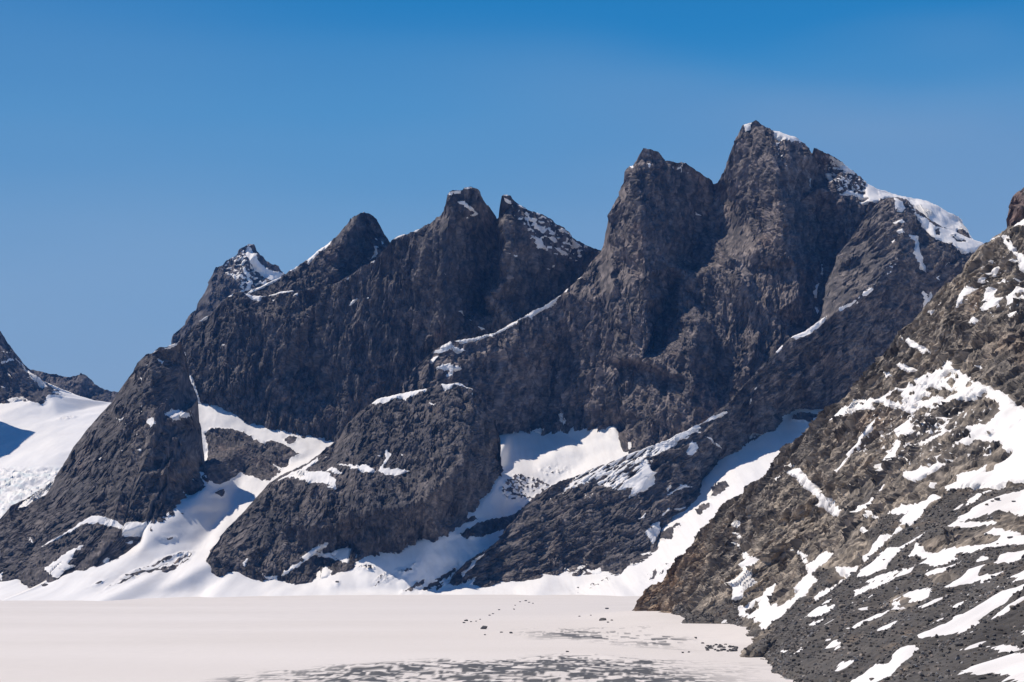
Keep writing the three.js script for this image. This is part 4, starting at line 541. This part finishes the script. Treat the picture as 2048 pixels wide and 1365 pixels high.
// ------------------------------------------------------------------ the near ridge on the right: crag, snow patches, scree
const screePolys = [
  zc([[0, 1035], [100, 900], [250, 765], [310, 805], [470, 700], [700, 480], [900, 350], [1100, 180], [1200, 100], [1330, 20], [1500, 50], [1747, 0], [1747, 1600], [-120, 1600], [-150, 1180]]),
  zd([[800, 930], [880, 830], [960, 850], [1100, 890], [1200, 800], [1280, 800], [1310, 900], [1340, 1000], [1470, 1010], [1400, 1090], [1000, 1030], [870, 1030]]), zc([[650, 390], [700, 320], [800, 230], [930, 180], [960, 220], [880, 310], [780, 380], [700, 430]]), zc([[330, 640], [400, 580], [480, 600], [440, 690], [340, 740]]),
];
let inScree = () => -99;
const A = (() => {
  const footPts = [[1262, 1231, 2330], [1288, 1235, 2240], [1317, 1232, 2240], [1334, 1238, 2130], [1358, 1261, 1751], [1416, 1263, 1737], [1452, 1265, 1720], [1493, 1279, 1540], [1510, 1281, 1500], [1487, 1311, 1254], [1534, 1323, 1174], [1557, 1337, 1093], [1592, 1365, 959], [1700, 1450, 700], [1900, 1600, 475], [2100, 1760, 353]];
  const ctrl = [[1400, 1200, 1960], [1450, 1150, 1970], [1350, 1190, 2150], [1500, 1230, 1740], [1540, 1264, 1420], [1612, 1185, 1620], [1550, 1180, 1760], [1480, 1060, 2080], [1550, 1050, 1930], [1600, 1000, 1880], [1600, 1100, 1780], [1700, 950, 1750], [1750, 1050, 1560], [1680, 1100, 1590], [1780, 850, 1800], [1850, 950, 1520], [1900, 820, 1650], [1950, 700, 1740], [1900, 1000, 1400], [1850, 880, 1620], [2000, 900, 1500], [2048, 1000, 1350], [2048, 1200, 980], [1900, 1100, 1280], [1760, 1120, 1450], [1600, 1250, 1270], [1700, 1200, 1250], [1800, 1300, 960], [1750, 1340, 930], [2048, 1365, 740], [2200, 1450, 560], [2400, 1365, 640], [2400, 1100, 1050], [2400, 700, 1300], [1920, 1320, 880], [1940, 1345, 840], [2120, 1300, 800], [2120, 1000, 1300], [2120, 700, 1600], [1690, 830, 1930], [1640, 930, 1880], [1540, 960, 2060], [1460, 1100, 2040], [1720, 780, 1960], [1840, 700, 1860], [1870, 720, 1800], [1930, 760, 1710], [2048, 620, 1700], [1560, 930, 2080], [1595, 960, 1960], [1650, 1030, 1850], [1685, 1032, 1790]];
  const o = {
    name: 'crag_mountain', turn: -Math.PI / 4, label: 'near brown rocky ridge on the right, patched with snow and dark scree', main: 'rock', d0: 1700, pxm: 0.45, x1: -240, step: 2.75, seed: 13.5, k: 0.62, ang: -0.65, st: 1.9, grain: 0.55, pal: BROWN, thick: 220, backLow: -10, faceName: 'crag_face', lift: 0.8, minPatch: 45, warp: 1.2, rowStretch: 1.1, smooth: 3, red: 0.45, dirt: 0.35,
    crest: [[1262, 1228, 2335], [1273, 1208, 2330], [1290, 1188, 2325], [1302, 1170, 2315], [1320, 1164, 2305], [1334, 1144, 2295], [1352, 1123, 2280], [1365, 1113, 2270], [1390, 1087, 2250], [1405, 1061, 2240], [1434, 1032, 2215], [1456, 1010, 2200], [1493, 984, 2170], [1508, 966, 2160], [1530, 951, 2140], [1548, 927, 2130], [1580, 892, 2105], [1609, 866, 2080], [1633, 842, 2060], [1665, 816, 2035], [1691, 795, 2015], [1712, 772, 2000], [1741, 743, 1980], [1770, 710, 1960], [1800, 671, 1940], [1833, 634, 1920], [1862, 597, 1905], [1892, 568, 1890], [1921, 542, 1870], [1943, 513, 1860], [1961, 493, 1850], [1980, 480, 1840], [1994, 471, 1830], [2016, 456, 1815], [2031, 451, 1805], [2048, 440, 1795], [2120, 395, 1760], [2300, 330, 1500], [2700, 250, 1250], [3300, 200, 1080]],
    ctrl, foot: footPts, plunge: 14, plungeOut: 8,
    amp: (x, y) => lerp(1.05, 0.3, sstep(-4, 6, inScree(x, y))),
    tint: (x, y, z, c, f) => { const s = sstep(-3, 4, inScree(x, y) + 5 * n3(x / 14, y / 9, 5)); const g = (0.8 + 0.5 * n3(x / 3, y / 2.4, 1)) * (0.75 + 0.5 * rnd()) * (1 + 0.5 * n3(x / 40, y / 18, 8)); for (let i = 0; i < 3; i++) c[i] = lerp(c[i], [0.085, 0.077, 0.069][i] * g, s * 0.92);
      const toe = sstep(-1280, -1430, x) * sstep(120, 40, y) * sstep(-0.25, 0.3, fbm(x / 45, y / 30, 3, 3) + 0.15); c[0] = lerp(c[0], 0.30 * f, toe * 0.6 * (1 - s)); c[1] = lerp(c[1], 0.19 * f, toe * 0.6 * (1 - s)); c[2] = lerp(c[2], 0.105 * f, toe * 0.6 * (1 - s));
      const och = s * sstep(0.16, 0.4, fbm(x / 26, y / 7, 60, 3)); c[0] = lerp(c[0], 0.21 * g, och * 0.7); c[1] = lerp(c[1], 0.16 * g, och * 0.7); c[2] = lerp(c[2], 0.115 * g, och * 0.7); },
    marks: [
      ['snow', zb([[1220, 292], [1190, 340], [1100, 370], [1000, 410], [930, 450], [820, 470], [720, 540], [600, 565], [480, 630], [395, 692], [440, 682], [560, 652], [650, 622], [720, 602], [800, 590], [900, 600], [960, 640], [1000, 620], [1060, 600], [1150, 600], [1240, 580], [1300, 550], [1400, 540], [1480, 520], [1560, 490], [1470, 440], [1400, 430], [1330, 370], [1280, 320], [1250, 295]]), 1.6],
      ['snow', zb([[1540, 475], [1620, 510], [1700, 570], [1760, 600], [1900, 700], [1900, 1040], [1747, 1080], [1640, 1110], [1560, 1135], [1500, 1138], [1350, 1128], [1240, 1168], [1185, 1152], [1240, 1120], [1290, 1060], [1380, 1040], [1460, 1020], [1560, 1000], [1600, 960], [1640, 910], [1600, 870], [1540, 820], [1440, 810], [1380, 790], [1340, 740], [1470, 710], [1500, 680], [1570, 610], [1560, 570], [1480, 540], [1480, 500]]), 1.6],
      ...[[1225, 385, 34, 22], [1255, 440, 22, 26], [1105, 470, 38, 18], [980, 500, 22, 14], [1190, 505, 95, 28], [1060, 525, 42, 16], [865, 520, 52, 46], [750, 575, 48, 20], [900, 560, 16, 9], [1145, 580, 22, 11], [985, 590, 20, 9], [1370, 450, 24, 18], [1465, 515, 36, 26], [1000, 438, 15, 7], [1290, 390, 12, 12], [1495, 762, 34, 17], [1600, 865, 22, 16], [1715, 703, 14, 7], [1540, 1010, 26, 14], [1185, 437, 7, 6], [930, 545, 9, 6], [1410, 590, 9, 6], [1220, 583, 14, 7], [645, 578, 12, 6]].map((e) => ['rock', zbe(...e), 1.6]),
      ['stones', zb([[820, 470], [1000, 410], [1190, 350], [1400, 430], [1500, 520], [1200, 600], [900, 600], [700, 600]]), 0.95],
      ['snow', zb([[858, 752], [960, 658], [992, 638], [962, 700], [1010, 720], [1100, 718], [1220, 730], [1242, 760], [1210, 802], [1150, 822], [1050, 872], [1060, 830], [1090, 800], [1000, 745], [930, 792], [888, 792]]), 1.6], ['rock', zb([[960, 740], [1020, 730], [1200, 745], [1200, 790], [1080, 820], [1040, 790]]), 1.8], ['snow', zb([[1050, 640], [1090, 635], [1115, 660], [1080, 668]]), 1.4], ['snow', zb([[1190, 680], [1240, 670], [1260, 685], [1210, 690]]), 1],
      ['snow', zb([[1290, 815], [1380, 790], [1360, 830], [1310, 838]]), 1.2], ['snow', zb([[1470, 910], [1540, 905], [1520, 935]]), 1],
      ['snow', zb([[732, 678], [690, 720], [640, 790], [590, 850], [543, 922], [540, 948], [602, 870], [632, 840], [642, 800], [702, 750]]), 1.1], ['snow', zb([[545, 935], [522, 980], [480, 1055], [470, 1030], [510, 970]]), 1], ['snow', zb([[700, 804], [760, 776], [850, 782], [852, 790], [762, 788]]), 0.7], ['snow', zb([[885, 815], [905, 850], [865, 960], [800, 1042], [758, 1055], [750, 1010], [800, 950], [850, 900]]), 1.3],
      ['snow', zb([[915, 1005], [960, 1048], [1100, 990], [1160, 958], [1235, 958], [1180, 1012], [1100, 1030], [1000, 1102], [962, 1102]]), 1.4], ['snow', zb([[1050, 957], [1118, 923], [1127, 937]]), 0.8], ['snow', zb([[1088, 1112], [1132, 1100], [1110, 1143]]), 0.8], ['snow', zb([[985, 860], [1040, 852], [1045, 866]]), 0.8],
      ['snow', zb([[128, 1045], [220, 1012], [270, 1070], [320, 1120], [340, 1150], [380, 1180], [490, 1240], [524, 1310], [490, 1350], [440, 1332], [380, 1270], [330, 1200], [200, 1080]]), 0.9], ['snow', zb([[113, 1012], [190, 963], [182, 1007]]), 0.8], ['snow', zb([[52, 1092], [112, 1058], [80, 1104]]), 0.8], ['snow', zb([[935, 118], [1000, 147], [1050, 178], [1112, 228], [1050, 212], [1030, 220], [1018, 192], [965, 195]]), 1.1], ['snow', zb([[878, 310], [910, 292], [1002, 320], [940, 343]]), 1.1], ['snow', zb([[793, 362], [845, 373], [800, 400]]), 0.9], ['snow', zb([[583, 1165], [634, 1092], [627, 1118]]), 0.7],
      ['snow', zb([[548, 1338], [650, 1276], [700, 1246], [790, 1130], [802, 1118], [762, 1192], [722, 1244], [682, 1292], [600, 1334]]), 1.1], ['snow', zb([[1410, 320], [1440, 305], [1430, 335]]), 0.7], ['snow', zb([[660, 1315], [720, 1310], [740, 1345], [780, 1370], [700, 1350]]), 1],
      ['snow', zb([[1380, 12], [1410, -5], [1440, 0], [1400, 30]]), 0.8],
      ['snow', zc([[1088, 82], [1205, 88], [1130, 152], [1060, 222], [960, 292], [880, 342], [800, 412], [700, 482], [600, 572], [540, 622], [460, 692], [400, 752], [310, 805], [298, 792], [330, 742], [430, 700], [500, 640], [456, 582], [530, 568], [600, 540], [680, 440], [760, 370], [850, 340], [920, 290], [900, 262], [960, 200], [850, 225], [820, 225], [880, 180], [950, 150], [1020, 140]]), 1.2], ['rock', zc([[910, 295], [960, 275], [965, 300], [930, 312]]), 1],
      ['snow', zc([[1330, 132], [1400, 78], [1540, 40], [1440, 102], [1420, 132], [1340, 168]]), 1.2], ['snow', zc([[1320, 272], [1330, 240], [1430, 200], [1440, 170], [1600, 100], [1747, 40], [1900, 0], [1900, 190], [1747, 200], [1700, 232], [1600, 200], [1500, 232], [1400, 262]]), 1.4], ['snow', zc([[1258, 302], [1320, 268], [1385, 275], [1500, 270], [1540, 290], [1300, 322]]), 1.2], ['rock', zc([[1560, 210], [1600, 190], [1610, 215], [1580, 225]]), 1],
      ['snow', zc([[1488, 362], [1540, 328], [1620, 345], [1747, 348], [1900, 340], [1900, 420], [1747, 425], [1600, 432], [1500, 442], [1400, 485], [1290, 495], [1300, 530], [1240, 562], [1150, 585], [1090, 560], [1050, 500], [935, 522], [1000, 460], [1052, 396], [1070, 462], [1180, 492], [1280, 460], [1400, 455], [1560, 395]]), 1.5], ['snow', zc([[1240, 205], [1290, 140], [1310, 150], [1300, 180]]), 1],
      ['snow', zc([[636, 652], [660, 610], [800, 488], [900, 438], [1000, 378], [1078, 342], [1000, 412], [900, 462], [850, 522], [780, 592], [690, 642]]), 1.1], ['snow', zc([[585, 742], [680, 702], [660, 682], [740, 640], [860, 610], [950, 590], [1055, 588], [1000, 632], [900, 672], [800, 722], [700, 742], [650, 772], [588, 778]]), 1.5], ['stones', zc([[585, 742], [740, 640], [1055, 588], [800, 722]]), 0.55],
      ['snow', zc([[1030, 652], [1160, 608], [1260, 568], [1355, 536], [1300, 572], [1150, 633]]), 0.9], ['snow', zc([[1198, 712], [1290, 658], [1380, 598], [1484, 568], [1400, 640], [1605, 598], [1550, 642], [1420, 692], [1390, 670], [1300, 692], [1230, 718]]), 1.1], ['snow', zc([[1535, 554], [1600, 500], [1747, 448], [1900, 420], [1900, 460], [1747, 492], [1620, 553]]), 1.2], ['snow', zc([[1438, 543], [1480, 508], [1535, 520], [1480, 543]]), 1], ['snow', zc([[1648, 662], [1747, 608], [1850, 590], [1850, 640], [1747, 672], [1700, 688], [1740, 645]]), 1],
      ['snow', zc([[898, 792], [1000, 738], [1112, 718], [1122, 742], [1060, 792], [1000, 812]]), 1.2], ['snow', zc([[985, 853], [1060, 830], [1100, 808], [1205, 767], [1120, 823], [1040, 858]]), 1], ['snow', zc([[1078, 1042], [1160, 1010], [1250, 968], [1330, 920], [1420, 878], [1560, 798], [1600, 768], [1747, 708], [1850, 670], [1850, 700], [1747, 750], [1600, 832], [1480, 892], [1400, 942], [1340, 1002], [1260, 1042], [1160, 1062], [1090, 1060]]), 1.2], ['snow', zc([[1556, 938], [1640, 868], [1747, 798], [1850, 750], [1850, 780], [1747, 832], [1640, 903]]), 0.9],
      ['snow', zc([[470, 992], [560, 995], [650, 958], [750, 908], [855, 876], [800, 912], [680, 963], [600, 1003]]), 1], ['snow', zc([[688, 1012], [760, 973], [874, 942], [830, 1002], [740, 1015]]), 1], ['snow', zc([[268, 923], [330, 868], [474, 838], [440, 872], [340, 923]]), 1.1], ['snow', zc([[378, 843], [474, 782], [440, 828]]), 0.9], ['snow', zc([[228, 992], [300, 958], [395, 932], [330, 973]]), 0.9], ['snow', zc([[428, 973], [500, 918], [574, 866], [520, 923], [450, 968]]), 0.8], ['snow', zc([[628, 822], [700, 787], [775, 763], [700, 803]]), 0.8], ['snow', zc([[630, 875], [680, 855], [660, 882]]), 0.7],
      ['snow', zc([[1120, 975], [1130, 940], [1220, 928], [1160, 965]]), 1], ['snow', zc([[1230, 850], [1340, 805], [1300, 850], [1260, 860]]), 1], ['snow', zc([[1430, 830], [1495, 800], [1470, 825]]), 0.7], ['snow', zc([[850, 850], [880, 815], [915, 850], [880, 868]]), 1.3], ['snow', zc([[890, 905], [930, 908], [915, 915]]), 0.6],
      ['snow', zc([[365, 1070], [405, 1050], [395, 1075]]), 0.8], ['snow', zc([[398, 1082], [490, 1068], [514, 1090], [460, 1143], [430, 1130]]), 1], ['snow', zc([[175, 1168], [240, 1120], [232, 1150], [205, 1188]]), 0.9], ['snow', zc([[230, 1215], [265, 1205], [305, 1210], [280, 1228]]), 0.8], ['snow', zc([[80, 1160], [105, 1145], [110, 1158], [90, 1170]]), 0.7], ['snow', zc([[428, 1288], [450, 1238], [564, 1216], [500, 1263]]), 1],
      ['snow', zc([[500, 1400], [545, 1365], [640, 1290], [700, 1240], [830, 1240], [900, 1168], [960, 1118], [1040, 1116], [980, 1182], [900, 1242], [820, 1312], [740, 1342], [660, 1375], [600, 1400]]), 1], ['snow', zc([[1338, 1148], [1420, 1118], [1494, 1096], [1480, 1122], [1400, 1143]]), 0.9], ['snow', zc([[1498, 1132], [1600, 1112], [1694, 1135], [1620, 1168]]), 1], ['snow', zc([[1528, 1282], [1570, 1218], [1640, 1188], [1747, 1168], [1900, 1160], [1900, 1380], [1747, 1375], [1640, 1354], [1570, 1312]]), 1.2], ['snow', zc([[1725, 1020], [1747, 1000], [1800, 990], [1747, 1045]]), 1], ['snow', zc([[1390, 1030], [1450, 1005], [1420, 1028]]), 0.7],
      ['snow', zd([[1245, 285], [1312, 262], [1300, 322], [1268, 312]]), 1], ['snow', zd([[1278, 338], [1314, 382], [1290, 388]]), 0.8], ['snow', zd([[1272, 408], [1308, 443], [1290, 453]]), 0.8], ['snow', zd([[1346, 477], [1414, 508], [1390, 562], [1360, 602], [1402, 622], [1380, 662], [1408, 690], [1330, 752], [1320, 792], [1258, 803], [1252, 760], [1288, 650], [1318, 580]]), 1.1],
      ['snow', zd([[1275, 860], [1330, 850], [1390, 808], [1450, 778], [1500, 708], [1574, 666], [1540, 742], [1500, 802], [1510, 852], [1600, 872], [1700, 768], [1750, 688], [1760, 740], [1600, 922], [1480, 1024], [1430, 1002], [1440, 962], [1380, 930], [1300, 925]]), 1.4], ['rock', zd([[1360, 900], [1400, 830], [1440, 820], [1440, 870], [1390, 915]]), 1.4], ['snow', zd([[1140, 965], [1180, 945], [1200, 965]]), 0.9], ['snow', zd([[895, 915], [935, 960], [930, 1000], [905, 960]]), 0.9],
      ['snow', zc([[-30, 740], [0, 718], [82, 668], [50, 762], [0, 850], [-20, 860]]), 1], ['snow', zc([[-60, 880], [0, 870], [100, 840], [222, 778], [212, 822], [100, 902], [0, 1020], [-60, 1060]]), 1.2], ['snow', zc([[208, 752], [260, 650], [280, 570], [330, 540], [400, 478], [447, 520], [430, 562], [350, 602], [340, 662], [300, 722], [230, 795]]), 1.4], ['snow', zc([[218, 470], [282, 490], [250, 522], [300, 540], [270, 562], [230, 512]]), 1], ['snow', zc([[640, 330], [660, 315], [672, 350], [645, 360]]), 0.9],
      ['flecks', zb([[700, 640], [1000, 560], [1500, 600], [1560, 900], [1200, 1000], [760, 1000], [560, 900]]), 0.8], ['flecks', z8([[1150, 800], [1387, 700], [1500, 800], [1500, 1150], [1200, 1150], [1050, 1050]]), 0.95],
      ['flecks', zc([[560, 820], [600, 790], [1150, 500], [1700, 480], [1700, 700], [1100, 900], [600, 900]]), 1.15],
      ['snow', z8([[1325, 640], [1345, 620], [1387, 600], [1480, 590], [1387, 640], [1350, 650]]), 0.8], ['snow', z8([[1200, 720], [1240, 695], [1310, 690], [1340, 770], [1387, 790], [1500, 800], [1500, 900], [1387, 890], [1350, 870], [1370, 830], [1290, 740], [1270, 700]]), 1.3], ['rock', z8([[1290, 700], [1320, 705], [1310, 730]]), 1], ['snow', z8([[1290, 805], [1340, 810], [1360, 830], [1310, 820]]), 1],
      ['snow', z8([[1160, 895], [1200, 850], [1236, 842], [1200, 880]]), 1], ['snow', z8([[1115, 945], [1160, 900], [1150, 930]]), 0.9], ['snow', z8([[1222, 940], [1270, 915], [1298, 935], [1240, 950]]), 1], ['snow', z8([[1060, 962], [1080, 975], [1118, 965], [1070, 1020], [1030, 1080], [1012, 1100], [1040, 1030]]), 1.1], ['snow', z8([[1145, 1085], [1200, 1040], [1160, 1050], [1180, 1000], [1238, 960], [1210, 1020], [1290, 1000], [1240, 1060], [1180, 1105]]), 1.3], ['snow', z8([[1280, 1085], [1310, 990], [1340, 970], [1400, 960], [1500, 940], [1500, 1040], [1387, 1040], [1340, 1050]]), 1.5], ['rock', z8([[1340, 1000], [1387, 990], [1400, 1020], [1350, 1030]]), 1.4],
      ['snow', z8([[1300, 1135], [1350, 1098], [1380, 1105], [1330, 1138]]), 1], ['snow', z8([[1092, 1168], [1120, 1140], [1142, 1145], [1110, 1172]]), 0.9], ['snow', z8([[850, 1095], [890, 1080], [870, 1115]]), 0.8], ['snow', z8([[925, 1070], [950, 1055], [940, 1075]]), 0.6],
    ],
  };
  // scree outlines are put on the ridge once its surface is known
  const sc = Math.SQRT1_2, loc = ([x, y, z]) => [(x + z) * sc, y, (z - x) * sc];
  const pre = surface([...o.crest, ...ctrl, ...footPts].map((q) => loc(at(...q))));
  const put = (poly) => poly.map(([px, py]) => { const f = (d) => { const P = loc(at(px, py, d)); return P[2] - pre(P[0], P[1]); }; let a = 400, b = 400, fa = f(a); for (let k = 1; k <= 84; k++) { b = 400 + k * 25; const fb = f(b); if (fa > 0 && fb <= 0) break; a = b; fa = fb; } for (let k = 0; k < 20; k++) { const m = (a + b) / 2; if (f(m) > 0) a = m; else b = m; } const P = loc(at(px, py, a)); return [P[0], P[1]]; });
  const sds = screePolys.map((p) => polySD(put(p)));
  const crags = [zc([[1055, 445], [1150, 390], [1300, 345], [1500, 325], [1480, 380], [1570, 390], [1400, 450], [1180, 495]]), zc([[1480, 330], [1560, 250], [1620, 215], [1747, 230], [1900, 240], [1900, 330], [1747, 350], [1600, 350]]), zc([[1100, 640], [1180, 600], [1270, 620], [1240, 670], [1160, 680]]), zc([[830, 800], [900, 780], [1010, 800], [960, 840], [860, 830]])].map((p) => polySD(put(p)));
  inScree = (x, y) => Math.min(Math.max(...sds.map((f) => f(x, y, 30))), -Math.max(...crags.map((f) => f(x, y, 30))));
  return mountain(o);
})();
// the reddish knob that shows behind the ridge at the right edge
mountain({
  name: 'knob_mountain', label: 'dark red-brown rock knob poking up at the right edge of the picture', main: 'rock', d0: 2300, pxm: 0.6, step: 1.8, seed: 14.5, k: 0.6, ang: 0, st: 2.2, pal: [[0.10, 0.075, 0.07], [0.15, 0.1, 0.085], [0.19, 0.105, 0.075]], thick: 160, backLow: 100, jag: 0.8,
  crest: [[2015, 470, 2300], [2016, 430, 2300], [2020, 408, 2300], [2026, 392, 2300], [2035, 384, 2300], [2048, 374, 2300], [2080, 366, 2300], [2130, 380, 2320], [2160, 430, 2340]], ctrl: [[2035, 420, 2260], [2060, 420, 2250]], foot: [[2015, 500, 2250], [2060, 520, 2230], [2160, 520, 2250]],
  marks: [['snow', z8([[1385, 450], [1400, 445], [1400, 462], [1388, 465]]), 0.5]],
});

// ------------------------------------------------------------------ loose rock on the scree and boulders
function stone(seed, detail = 1) {
  const g = new THREE.IcosahedronGeometry(1, detail), p = g.attributes.position, dir = [];
  for (let k = 0; k < 7; k++) { const a = n3(seed + k * 1.7, 0.3, 2.1) * 9, b = n3(seed * 1.3, k * 2.1 + 0.4, 5.2) * 4; dir.push(new THREE.Vector3(Math.cos(a) * Math.cos(b), Math.sin(b), Math.sin(a) * Math.cos(b))); }
  const v = new THREE.Vector3();
  for (let i = 0; i < p.count; i++) { v.fromBufferAttribute(p, i); for (const d of dir) { const t = v.dot(d) - 0.62; if (t > 0) v.addScaledVector(d, -t); } v.multiplyScalar(1 + 0.13 * n3(v.x * 2 + seed, v.y * 2, v.z * 2)); p.setXYZ(i, v.x, v.y * 0.78, v.z); }
  g.computeVertexNormals(); return g;
}
const stones = [1.3, 4.7, 8.2, 12.9].map((s) => stone(s, 2)), pebbles = [3.3, 6.6].map((s) => stone(s, 0));
const stoneMats = [[0.105, 0.098, 0.092], [0.17, 0.145, 0.12], [0.075, 0.072, 0.074]].map((c) => new THREE.MeshStandardMaterial({ color: new THREE.Color().setRGB(...c), roughness: 0.9 }));
{
  const cells = [];
  for (let i = 0; i < A.nu; i += 1) for (let j = 2; j < A.nv; j += 1) { const v = A.idx(i, j); if (A.S[v] < -0.3 && inScree(A.pos[v * 3], A.pos[v * 3 + 1]) > 0.5) cells.push(v); }
  const n = 22000, mats = new THREE.MeshStandardMaterial({ color: 0xffffff, roughness: 0.92 });
  pebbles.forEach((g, w) => {
    const im = new THREE.InstancedMesh(g, mats, n / 2), M = new THREE.Matrix4(), q = new THREE.Quaternion(), c = new THREE.Color();
    for (let k = 0; k < n / 2; k++) {
      const v = cells[Math.floor(rnd() * cells.length)] * 3, r = 0.32 + 1.25 * rnd() ** 3.5;
      q.setFromEuler(new THREE.Euler(rnd() * 6, rnd() * 6, rnd() * 6)); M.compose(new THREE.Vector3(...A.out(A.pos[v] + (rnd() - 0.5) * 0.8, A.pos[v + 1] + 0.1 * r, A.pos[v + 2] + (rnd() - 0.5) * 0.8)), q, new THREE.Vector3(r * (0.8 + 0.6 * rnd()), r, r));
      im.setMatrixAt(k, M); const t = 0.04 + 0.26 * rnd() ** 2.4, wm = rnd() * 0.25; im.setColorAt(k, c.setRGB(t * (1 + wm), t, t * (1 - wm * 0.8)));
    }
    im.name = w ? 'loose_stones' : 'scree_rubble'; im.userData = { kind: 'stuff', label: w ? 'grey loose stones strewn over the scree of the near ridge' : 'grey scree rubble covering the lower slope of the near ridge', category: 'scree' }; im.castShadow = im.receiveShadow = true; scene.add(im);
  });
}
let boulderCount = 0;
function boulder(P, r, k, label, group, mat = 0) {
  const m = new THREE.Mesh(stones[k % 4], stoneMats[mat]); m.name = boulderCount ? 'boulder_' + String(boulderCount).padStart(3, '0') : 'boulder'; boulderCount++;
  m.position.set(P[0], P[1] + r * 0.35, P[2]); m.scale.set(r * (1.1 + 0.4 * rnd()), r, r * (0.9 + 0.3 * rnd())); m.rotation.y = rnd() * 6; m.castShadow = m.receiveShadow = true;
  m.userData = { label, category: 'boulder' }; if (group) m.userData.group = group; scene.add(m); return m;
}
const onGlacier = (px, py) => { let P = onPlane(px, py); for (let k = 0; k < 5; k++) P = onPlane(px, py, glacierY(P[0], -P[2])); return P; };
boulder(onGlacier(1113, 1190), 7.5, 0, 'largest lone dark boulder on the flat snow below the spur', null, 2);
boulder(onGlacier(1205, 1242), 3.4, 1, 'grey boulder on the snow left of the brown crag toe', null, 0);
boulder(onGlacier(968, 1259), 3.2, 2, 'dark flat boulder alone on the glacier near the centre', null, 2);
boulder(onGlacier(1214, 1219), 2.2, 3, 'small dark boulder on snow above the grey boulder', null, 2);
for (const [px, py, r] of [[1040, 1205, 1.6], [1052, 1203, 2.1], [1058, 1206, 1.5], [1066, 1208, 1.3], [1030, 1212, 1.2], [1028, 1220, 1.4], [998, 1221, 1.3], [986, 1229, 1.2], [979, 1232, 1.3], [932, 1243, 1.8], [928, 1247, 1.2], [952, 1244, 1.0], [942, 1245, 1.1], [960, 1240, 1.0], [970, 1271, 0.9], [1003, 1266, 1.0], [1022, 1267, 1.3], [1159, 1234, 1.2], [1182, 1232, 1.1], [1224, 1242, 1.2], [1216, 1246, 1.2], [1135, 1305, 0.9], [1366, 1307, 1.0], [1378, 1306, 0.9], [1406, 1288, 1.2], [1392, 1277, 1.1], [1086, 1190, 2.2], [1150, 1189, 1.8], [1160, 1188, 1.6], [1175, 1187, 1.5], [1284, 1183, 2.4], [1292, 1184, 1.6]]) boulder(onGlacier(px, py), r, Math.floor(rnd() * 4), 'small dark stone scattered on the flat glacier snow', 'small stones on the glacier', 2);
for (let k = 0; k < 46; k++) { const a = rnd() * 6.28, q = Math.sqrt(rnd()); boulder(onGlacier(1444 + 34 * q * Math.cos(a), 1298 + 9 * q * Math.sin(a)), 0.7 + 0.9 * rnd(), k, 'dark block in the rubble heap on snow below the crag', 'blocks of the rubble heap', 2); }
// boulders of the scree, set on the surface of the near ridge
{
  const cells = [];
  for (let i = 0; i < A.nu; i++) for (let j = 2; j < A.nv; j++) { const v = A.idx(i, j); if (inScree(A.pos[v * 3], A.pos[v * 3 + 1]) > 1) cells.push(v); }
  for (let k = 0; k < 130; k++) { const v = cells[Math.floor(rnd() * cells.length)] * 3; const t = rnd() < 0.3 ? 1 : rnd() < 0.4 ? 2 : 0; boulder(A.out(A.pos[v], A.pos[v + 1], A.pos[v + 2]), 0.9 + 1.5 * rnd() ** 3, k, ['angular grey boulder lying among the scree of the near ridge', 'brownish boulder lying among the grey scree of the near ridge', 'blackish boulder lying among the grey scree of the near ridge'][t], ['grey boulders on the scree', 'brownish boulders on the scree', 'blackish boulders on the scree'][t], t); }
}

renderer.render(scene, camera);
